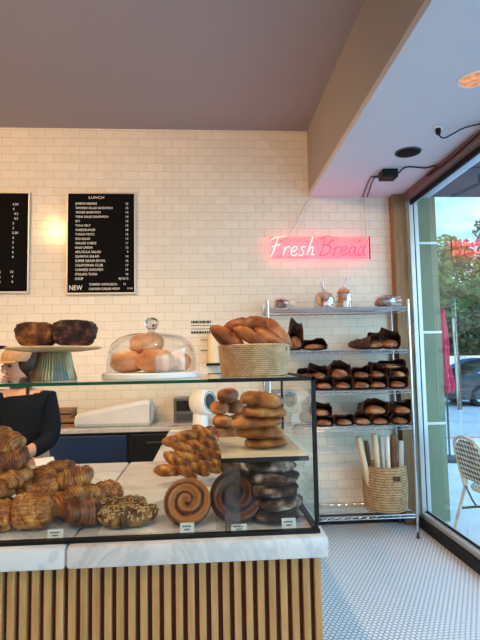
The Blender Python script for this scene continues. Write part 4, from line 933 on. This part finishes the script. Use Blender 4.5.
def bag_mesh(name, w, h, L, seed, flare=.06, hood=0):
    """open paper sleeve along Y, mouth towards -Y"""
    rs = []; n = 36; nt = 16
    for i in range(nt+1):
        t = i/nt; y_ = L*(.5-t)   # back to mouth
        k = .55+.45*min(1, t*3) if t < .33 else 1.0
        mo = max(0, (t-.62)/.38); ring = []
        for j in range(n):
            a = 2*pi*j/n; ca, sa = cos(a), sin(a)
            xx = math.copysign(abs(ca)**.75, ca)*w/2*k*(1+.10*mo); zz = math.copysign(abs(sa)**.75, sa)
            wr = nz3((ca*1.6, y_*9, sa*1.6), 1.6, seed)*.018+nz3((ca*4, y_*22, sa*4), 1.4, seed)*.010
            up = flare*mo*max(0, sa)*(1+.5*cos(a*2+seed)); yo = -.03*mo*max(0, sa)
            z = h*.5+zz*h*.5*k
            ring.append(V(xx*(1+wr*4), y_+yo+wr*.6, max(.001, z+(wr+up)*(1 if sa > -.2 else 0))))
        rs.append(ring)
    b = MB(); b.rings(rs, cap=False)
    c = b.bm.verts.new(sum((p for p in rs[0]), Vector())/n); b.bm.verts.ensure_lookup_table()
    for j in range(n): b.bm.faces.new((c, b.bm.verts[(j+1) % n], b.bm.verts[j]))
    return b.mesh(name)
LM = [loaf_mesh('bread_loaf', .32, .195, .098, 2.4, .7, .05, 90+i, 2.2, .06) for i in range(2)]
for me in LM:
    me.transform(Matrix.Rotation(pi/2, 4, 'Z')); me.materials.append(M['loafc'])
BG = [bag_mesh('paper_bag', .215, .115, .33, 100+i, (.07, .11, .05)[i]) for i in range(3)]
for me in BG: me.materials.append(M['kraft'])
protos = []
def bagged(x_, y_, z_, i, rz, s, lab, group='bagged loaves on the wire shelves', rx=0, ry=0):
    if len(protos) < 3:
        k = len(protos); t = thing('bagged_loaf', lab, 'bread', (x_, y_, z_), rz, group)
        lo = place('bread_loaf', LM[k % 2], None, t, (0, -.050, .008)); place('paper_bag', BG[k], None, t).modifiers.new('thick', 'SOLIDIFY').thickness = .002
        protos.append(t)
    else: t = dup(protos[i % 3], (x_, y_, z_), (0, 0, rz), lab, group)
    t.rotation_euler = (rx, ry, rz); t.scale = (s,)*3 if not hasattr(s, '__len__') else s; return t
YC = 4.345
def xs_at(px, z): return atY(px, 0, 4.2).x if False else atY(px, 380, 4.2).x
Z3, Z4, Z2, Z1 = SHZ[2]+.002, SHZ[3]+.002, SHZ[1]+.002, SHZ[0]+.002
ordw = ['leftmost', 'second from left', 'third from left', 'fourth from left', 'rightmost']
for i, px in enumerate((325, 343, 361, 379, 398)):
    bagged(xs_at(px, Z3), YC, Z3, i, .06*((i*7) % 3-1), (.74, .95, .70), 'dark paper-bagged loaf on the third wire shelf, bottom layer, %s' % ordw[i])
for i, (px, s) in enumerate(((320, .76), (339, .84), (362, .78), (379, .74), (398, .74))):
    bagged(xs_at(px, Z3), YC+.005, Z3+.086, i+1, .1*((i*5) % 3-1), (s, .92, 1.0 if i == 1 else .72), 'dark paper-bagged loaf on the third wire shelf, upper layer, %s' % ordw[i])
bagged(xs_at(391, Z3), YC+.02, Z3+.165, 0, .15, (1.15, .9, .55), 'dark paper-bagged loaf topping the pile at the right of the third shelf')
for i, px in enumerate((324, 343, 361, 380, 399)):
    bagged(xs_at(px, Z4), YC, Z4, i+2, .07*((i*4) % 3-1), (.74, .95, .62), 'dark paper-bagged loaf on the fourth wire shelf, bottom layer, %s' % ordw[i])
for i, (px, s, h) in enumerate(((322, .8, .70), (375, 1.0, .92), (400, .86, .84))):
    bagged(xs_at(px, Z4), YC+.005, Z4+.077, i+1, .1*(i-1), (s, .92, h), 'dark paper-bagged loaf on the fourth wire shelf, upper layer, %s' % ('left one', 'middle one', 'right one')[i])
bagged(xs_at(313, Z3), YC+.02, Z3+.088, 2, -.3, (.8, .9, .62), 'dark bag flopping over the left end of the third shelf')
# second shelf
bagged(xs_at(294, Z2), YC-.01, Z2+.0, 1, .25, (.55, .8, 1.35), 'dark bagged loaf standing tall at the left of the second shelf')
bagged(xs_at(320, Z2), YC-.02, Z2, 0, -.35, (.95, .9, .62), 'open dark bag lying alone left of centre on the second shelf')
bagged(xs_at(371, Z2), YC, Z2, 2, .5, (.85, .9, .80), 'dark bagged loaf on the second shelf, left of the three at its right end')
bagged(xs_at(384, Z2), YC+.06, Z2+.012, 0, -.1, (.8, .8, .95), 'dark bagged loaf on the second shelf, middle of the three at its right end')
bagged(xs_at(397, Z2), YC-.02, Z2, 1, -.35, (.75, .85, .90), 'dark bagged loaf on the second shelf, right of the three at its right end')
# bagels in clear bags on the top shelf
BAG = round_mesh('bagel', .045, .036, .05, 120)
def bagel_mesh():
    rs = []; n = 28
    for k in range(28):
        a = 2*pi*k/28; ring = []
        for j in range(14):
            b_ = 2*pi*j/14; r = .034+.021*cos(b_)*(1+.04*nz3((cos(a), sin(a), b_), 2)); ring.append(V(r*cos(a), r*sin(a), .021+.021*sin(b_)))
        rs.append(ring)
    rs.append(rs[0]); b = MB(); b.rings(rs, cap=False); bmesh.ops.remove_doubles(b.bm, verts=b.bm.verts, dist=1e-5); return b.mesh('bagel')
BGL = bagel_mesh(); BGL.materials.append(M['bun'])
def plastic_bag(x_, y_, w, h, lab, seed, neck=.10, lean=0):
    def prof(t): return [1.0, 1.08, 1.05, .85, .45, .16, .22, .34][t]
    hs = [0, .25, .55, .85, 1.0, 1.08, 1.25, 1.55]; rs = []; n = 40
    for i in range(8):
        ring = []
        for j in range(n):
            a = 2*pi*j/n; q = prof(i)*(1+.12*nz3((cos(a)*2, sin(a)*2, i*.6), 1.6, seed)+(.12*sin(a*9) if i > 3 else .02*sin(a*9)))
            ring.append(V(w/2*q*cos(a)+(lean*(hs[i]-1) if hs[i] > 1 else 0), w/2*.8*q*sin(a), h*(hs[i] if hs[i] <= 1 else 1+(hs[i]-1)*neck/h*1.6)))
        rs.append(ring)
    b = MB(); b.rings(rs, cap=False); b.bm.faces.new([b.bm.verts[j] for j in range(n)][::-1]) if False else None
    o = b.build('plastic_bag', M['bag'], None, smooth=True, loc=(x_, y_, Z1), sharp=80); return tag(o, lab, 'plastic bag', 'clear plastic bags on the top shelf')
xa, xb, xc, xd = (atY(p_, 305, 4.25).x for p_ in (324.5, 344, 385, 281))
plastic_bag(xa, 4.27, .17, .145, 'clear tied bag of two bagels on the top shelf, left of the bagel stack', 1, .09)
plastic_bag(xb, 4.27, .14, .170, 'tall clear tied bag around a stack of bagels on the top shelf', 2, .11, .1)
for i, (dx, dy, dz, rx, rz, lab) in enumerate([(-.035, -.01, .055, 1.35, .5, 'bagel on edge in the left clear bag'), (.032, -.01, .0, 0, 0, 'bagel lying flat in the left clear bag'), (.03, .0, .043, .15, .5, 'bagel lying on another in the left clear bag')]):
    o = place('bagel', BGL, None, None, (xa+dx, 4.27+dy, Z1+.001+dz), (rx, 0, rz)); tag(o, lab, 'bagel', 'bagels in clear bags')
for k in range(4): o = place('bagel', BGL, None, None, (xb+.004*(k % 2), 4.27, Z1+.001+.0405*k), (0, 0, k)); tag(o, 'bagel in the tall clear bag, %s of the stack' % ('bottom', 'second', 'third', 'topmost')[k], 'bagel', 'bagels in clear bags')
def wrapped(px, w, h, lab, seed):
    x_ = atY(px, 305, 4.25).x; t = thing('wrapped_loaf', lab, 'bread', (x_, 4.27, Z1))
    place('loaf_crust', loaf_mesh('loaf_crust', w, .13, h, 2.3, .7, .06, seed, 0), M['loafc'], t, (0, 0, .002))
    rs = []; n = 32
    for i in range(15):
        u = i/14; ring = []
        k = (1-abs(2*u-1)**3)**.4 if u < .8 else .62+(u-.8)*.9
        for j in range(n):
            a = 2*pi*j/n; q = (1.08+.10*nz3((cos(a)*2, sin(a)*2, u*5), 1.5, seed))*max(k, .05); ring.append(V(w*(u*1.30-.53), .075*q*cos(a), max(.0012, h*.5+h*.58*q*sin(a))))
        rs.append(ring)
    MB().rings(rs, cap=False).build('plastic_wrap', M['bag'], t, smooth=True, sharp=80)
    b = MB()
    for k in range(7):
        a = k*.9; b.rings([[V(w*.5+r*1.2, (.02+r*.7)*cos(a+e), h*.5+(.02+r*.7)*sin(a+e)*.8) for e in (0, .5, .6, .1)] for r in (.0, .03, .06)], cap=False)
    b.build('bag_tail', M['wrap'], t, smooth=True)
wrapped(384, .15, .10, 'brown loaf in clear wrap at the right of the top shelf', 7)
wrapped(280, .11, .085, 'small wrapped loaf at the left end of the top shelf', 8)
# seagrass basket and bagged baguettes on the bottom shelf
Z5 = SHZ[4]+.002; gp = atY(387, 518, 4.33)
gb = thing('seagrass_basket', 'tall round seagrass basket on the bottom wire shelf', 'basket', (gp.x, 4.345, Z5))
MB().lathe([(0, .004), (.172, 0)]+[(.178+.012*sin(pi*i/30), .005+.365*i/30) for i in range(31)]+[(.176, .378), (.168, .37), (.165, .2), (.16, .015), (0, .012)], 96, wob=lambda a, z: (.003*sin(z*2*pi/.0165+(a*30)) if .01 < z < .368 else 0)).build('basket_wall', M['seagrass'], gb, smooth=True, sharp=80)
MB().box((.005, -.197, .27), (.065, -.186, .305), .004).build('leather_tag', M['kraft'], gb)
def sleeve(px_top, py_top, px_bot, w, mat, lab, dy, name='bread_sleeve'):
    a = atY(px_top, py_top, 4.33+dy); b_ = V(atY(px_bot, 470, 4.33).x, 4.34+dy, Z5+.02); ax = (a-b_); L = ax.length
    rs = []; n = 20
    for i in range(13):
        t_ = i/12; k = 1.0 if .02 < t_ < .98 else .9
        rs.append([V(w/2*math.copysign(abs(cos(2*pi*j/n))**.7, cos(2*pi*j/n))*k*(1+.06*nz3((j*.5, t_*6, 0), 1, px_top)), w*.38*math.copysign(abs(sin(2*pi*j/n))**.7, sin(2*pi*j/n))*k, L*t_) for j in range(n)])
    t = thing(name, lab, 'bread', b_, 0, 'bagged baguettes in the seagrass basket'); t.rotation_euler = ax.to_track_quat('Z', 'Y').to_euler()
    MB().rings(rs).build('paper_sleeve', mat, t, smooth=True, sharp=60)
    return t
    lo = loaf_mesh('baguette_tip', .10, w*.7, w*.55, 2, .9, .04, 3); lo.transform(Matrix.Rotation(pi/2, 4, 'Y')); place('baguette_tip', lo, M['batard'], t, (0, -w*.0, L+.005))
    return t
sleeve(358, 437, 372, .062, M['bagpaper'], 'cream paper bread sleeve leaning out at the left of the basket', -.04)
sleeve(366, 441, 376, .045, M['card'], 'brown bread sleeve behind the leaning cream one', .06)
sleeve(374, 434, 379, .055, M['bagpaper'], 'upright cream bread sleeve near the middle of the basket', -.05)
sleeve(381, 436, 384, .048, M['greyplastic'], 'upright white bread sleeve in the middle of the basket', -.02)
sleeve(387, 437, 388, .032, M['paper'], 'narrow white bread sleeve right of the middle one', -.05)
sleeve(394, 435, 393, .085, M['card'], 'wide brown bread sleeve at the right of the basket', .02)
sleeve(401, 441, 398, .05, M['greyplastic'], 'clear plastic bread sleeve at the right rim of the basket', -.06)

# ------------------------------------------------------------------ outside
struct('ground_pavement', MB().box((1.99, YR-3, -.12), (40, 9.0, -.02)), M['pavement'])
struct('ground_street', MB().box((-10, 9.15, -.2), (90, 70, -.10)), M['asphalt'])
struct('ground_curb', MB().box((-10, 9.0, -.2), (60, 9.15, -.015)), M['redcurb'])
gw = MB().box((1.99, D, -.05), (2.235, D+.5, 4.4)); struct('wall_outer', gw, M['green'])
j = MB()
for z_ in (.885, 1.745, 2.61): j.box((1.992, D-.006, z_-.012), (2.238, D+.1, z_+.012), .002)
struct('trim_3', j, M['alu'])
struct('ceiling_canopy', MB().box((2.19, YR-.2, 3.075), (3.0, D+.02, 3.3)), M['greyext'])
def car(loc, rz, paint, lab):
    t = thing('car', lab, 'car', loc, rz)
    # side profile (x forward from rear, z), sections across y
    prof = [(0, .45), (.02, .75), (.12, .92), (.35, 1.0), (.7, 1.06), (1.25, 1.38), (1.75, 1.47), (2.45, 1.45), (3.05, 1.12), (3.35, .98), (4.1, .88), (4.42, .72), (4.46, .42), (4.3, .22), (.15, .22)]
    rs = []
    for y_, k in ((-.90, .0), (-.88, .5), (-.70, 1), (.70, 1), (.88, .5), (.90, .0)):
        rs.append([V(2.25+(x_-2.25)*(1 if abs(y_) < .8 else .985), y_ if z_ < 1.02 else y_*(.98-.28*(z_-1.02)/.45), z_ if abs(y_) < .89 else .3+(z_-.3)*.93) for x_, z_ in prof])
    MB().rings(rs).build('car_body', paint, t, smooth=True, sharp=30)
    wb = MB()
    for s in (-1, 1):
        wb.rings([[V(x_, s*(y_), z_) for x_, z_, y_ in ((.78, 1.02, .885), (1.32, 1.34, .80), (1.70, 1.41, .78), (1.72, 1.02, .885))], [V(x_, s*(y_-.02), z_) for x_, z_, y_ in ((.78, 1.02, .885), (1.32, 1.34, .80), (1.70, 1.41, .78), (1.72, 1.02, .885))]])
        wb.rings([[V(x_, s*(y_), z_) for x_, z_, y_ in ((1.78, 1.02, .885), (1.78, 1.41, .78), (2.42, 1.39, .78), (2.95, 1.04, .885))], [V(x_, s*(y_-.02), z_) for x_, z_, y_ in ((1.78, 1.02, .885), (1.78, 1.41, .78), (2.42, 1.39, .78), (2.95, 1.04, .885))]])
    wb.build('side_windows', M['carglass'], t)
    for s in (-1, 1):
        for x_ in (.86, 3.55):
            w = MB().lathe([(.20, -.10), (.31, -.10), (.33, -.07), (.33, .07), (.31, .10), (.20, .10)], 28).build('wheel', M['rubber'], t, smooth=True, loc=(x_, s*.80, .33), rot=(pi/2, 0, 0))
            r_ = MB().lathe([(0, -.06), (.19, -.06), (.20, -.08), (.21, -.1), (.21, .1), (.2, .08), (.19, .06), (0, .06)], 24)
            for k in range(5): a = k*2*pi/5; r_.tube([(.03*cos(a), .03*sin(a), .1*-s*-1), (.19*cos(a), .19*sin(a), .1*s)], .02, 6)
            r_.build('rim', M['rim'], w, smooth=True)
        MB().box((-.02, s*.62-.14, .78), (.10, s*.62+.14, .90), .02).build('tail_light', M['tail'], t)
    return t
cp_ = atY(458.5, 385, 15.2); car((cp_.x-.25, 15.9, -.10), 0, M['carblue'], 'dark blue car parked outside, its rear wheel at the right edge')
cp_ = atY(446, 372, 20.5); car((cp_.x, 21.0, -.10), 0, M['carlight'], 'lighter blue car parked beyond the dark one')
up = atY(447, 400, 7.2); um = thing('closed_parasol', 'closed magenta parasol beside the green outer wall', 'parasol', (up.x, 7.2, -.02))
MB().tube([(0, 0, 0), (0, 0, 2.1)], .014, 10).build('pole', M['greyext'], um, smooth=True)
MB().lathe([(.0, 2.24), (.045, 2.2), (.03, 2.12), (.055, 1.9), (.06, 1.6), (.05, 1.42), (.085, 1.25), (.115, 1.08), (.07, .98), (.0, 1.0)], 48, wob=lambda a, z: .16*(2.3-z)*.12*sin(a*6)).build('canopy', M['magenta'], um, smooth=True, sharp=80)
MB().lathe([(0, 0), (.22, 0), (.22, .04), (.05, .07), (0, .07)], 24).build('base', M['greyext'], um, smooth=True)
def tree(loc, h, r, lab, leafm, n, seed, trunk=True, zc=.55, ls=.22, sq=.8):
    random.seed(seed); t = thing('tree', lab, 'tree', loc)
    MB().tube(smoothpath([(0, 0, 0), (.05*r, 0, h*.25), (-.03*r, 0, h*.55)]), lambda q: max(.03, r*.07*(1-.5*q)), 8).build('trunk', M['bark'], t, smooth=True)
    cl = [(random.gauss(0, .42)*r, random.gauss(0, .35)*r, h*zc+random.gauss(0, .42)*h*(1-zc)*sq, random.uniform(.22, .42)*r) for _ in range(26)]
    b = MB()
    for _ in range(n):
        x_, y_, z_, q = random.choice(cl); d = V(random.gauss(0, 1), random.gauss(0, 1), random.gauss(0, 1)).normalized()*q*random.uniform(.75, 1.05)
        c = V(x_, y_, min(h, max(.1, z_)))+d; a = V(random.gauss(0, 1), random.gauss(0, 1), random.gauss(0, .6)).normalized()*ls; e = a.cross(V(random.gauss(0, 1), random.gauss(0, 1), random.gauss(0, 1))).normalized()*ls*.55
        b.quad(c-a, c+e, c+a, c-e)
    b.build('crown', leafm, t); return t
tree((14.2, 33, -.1), 11.6, 4.4, 'tall light green tree beyond the parked cars', M['leaf'], 16000, 1, ls=.17)
tree((21.2, 34, -.1), 11.2, 4.6, 'tall bushy dark green tree right of the light green one', M['leafd'], 16000, 2, ls=.17)
tree((13.4, 27.0, -.1), 6.6, 2.8, 'low dark evergreen before the tall trees', M['leafd'], 13000, 3, ls=.15, zc=.5)
tree((18.6, 27.5, -.1), 6.4, 2.8, 'low dark evergreen at the right edge before the tall trees', M['leafd'], 12000, 4, ls=.15, zc=.5)
sp2 = atY(456, 330, 14.3); st = tree((sp2.x, 14.3, -.1), 4.2, .85, 'young staked street tree with pale yellow leaves', M['leaf'], 900, 6, zc=.82, ls=.10)
a = atY(452, 302, 14.6); b_ = atY(458, 396, 14.6); o = MB().tube([V(0, 0, 0), V(a.x-b_.x, 0, a.z+.1)], .032, 8).build('wooden_stake', M['stake'], None, smooth=True, loc=(b_.x, 14.6, -.1)); tag(o, 'pale wooden stake beside the young street tree', 'stake')
struct('wall_garden', MB().box((8, 23.6, -.1), (30, 23.8, 1.45)), M['palewall'])
q = atY(463, 359.5, 23.3); rs_ = thing('round_sign', 'round grey street sign before the pale wall', 'sign', (q.x, 23.3, -.1))
MB().tube([(0, .03, 0), (0, .03, q.z)], .03, 8).build('sign_post', M['steel'], rs_)
MB().lathe([(0, 0), (.19, 0), (.2, .01), (.19, .02), (0, .02)], 28).build('sign_disc', M['palewall'], rs_, smooth=True, loc=(0, .02, q.z+.1), rot=(pi/2, 0, 0))
MB().lathe([(.155, .021), (.155, .026), (.19, .026), (.19, .021)], 28).build('sign_ring', M['grille'], rs_, smooth=True, loc=(0, .02, q.z+.1), rot=(pi/2, 0, 0))
MB().box((-.07, -.012, q.z+.03), (-.02, -.006, q.z+.17)).box((.02, -.012, q.z+.03), (.07, -.006, q.z+.17)).box((-.03, -.012, q.z+.085), (.03, -.006, q.z+.115)).build('sign_symbol', M['grille'], rs_)

# bistro chair just outside the glass
ch = thing('bistro_chair', 'cream bamboo bistro chair with black and white woven back, outside the window', 'chair', (2.19, 4.0, -.02), radians(-88))
def arch(x_, z_): return x_, z_
fp_ = [(-.20, 0, .43), (-.215, -.03, .58), (-.215, -.06, .72), (-.17, -.085, .825), (0, -.10, .87), (.17, -.085, .825), (.215, -.06, .72), (.215, -.03, .58), (.20, 0, .43)]
MB().tube(smoothpath(fp_), .0145, 12).build('back_frame', M['bamboo'], ch, smooth=True)
rs = []
for i in range(13):
    t_ = i/12; z_ = .50+.345*t_; w_ = .20 if t_ < .6 else .20*sqrt(max(.02, 1-((t_-.6)/.42)**2)); yb = -.012-.085*t_
    rs.append([V(-w_+2*w_*k/8, yb+.012*0, z_) for k in range(9)])
bw = MB(); bw.rings([r + [V(p_.x, p_.y+.006, p_.z) for p_ in reversed(r)] for r in rs], cap=True); bw.build('woven_back', M['weave'], ch)
st_ = MB().lathe([(0, .445), (.19, .445), (.215, .45), (.22, .46), (.21, .468), (0, .47)], 40, (0, .20, 0)); st_.build('seat', M['weave'], ch, smooth=True)
MB().lathe([(.205, .43), (.225, .43), (.232, .445), (.225, .462), (.205, .462)], 40, (0, .20, 0)).build('seat_ring', M['bamboo'], ch, smooth=True)
for sx, sy, tx_, ty_ in ((-.19, .02, -.255, -.10), (.19, .02, .255, -.10), (-.17, .34, -.20, .42), (.17, .34, .20, .42)):
    lg = MB().tube([(sx, sy, .50 if sy < .1 else .44), (tx_, ty_, 0)], .0145, 10).build('leg', M['bamboo'], ch, smooth=True)
    k1 = V(sx, sy, .47); k2 = V(tx_, ty_, 0)
    MB().tube([k1.lerp(k2, .42), k1.lerp(k2, .50)], .0165, 10).tube([k1.lerp(k2, .06), k1.lerp(k2, .12)], .0165, 10).build('binding', M['white'], lg, smooth=True)
MB().tube(smoothpath([(-.215, -.03, .24), (0, .05, .30), (.215, -.03, .24)]), .010, 8).tube(smoothpath([(-.20, .0, .44), (-.10, .0, .34), (-.05, .0, .31)]), .008, 8).tube(smoothpath([(.20, .0, .44), (.10, .0, .34), (.05, .0, .31)]), .008, 8).build('stretcher', M['bamboo_dark'], ch, smooth=True)
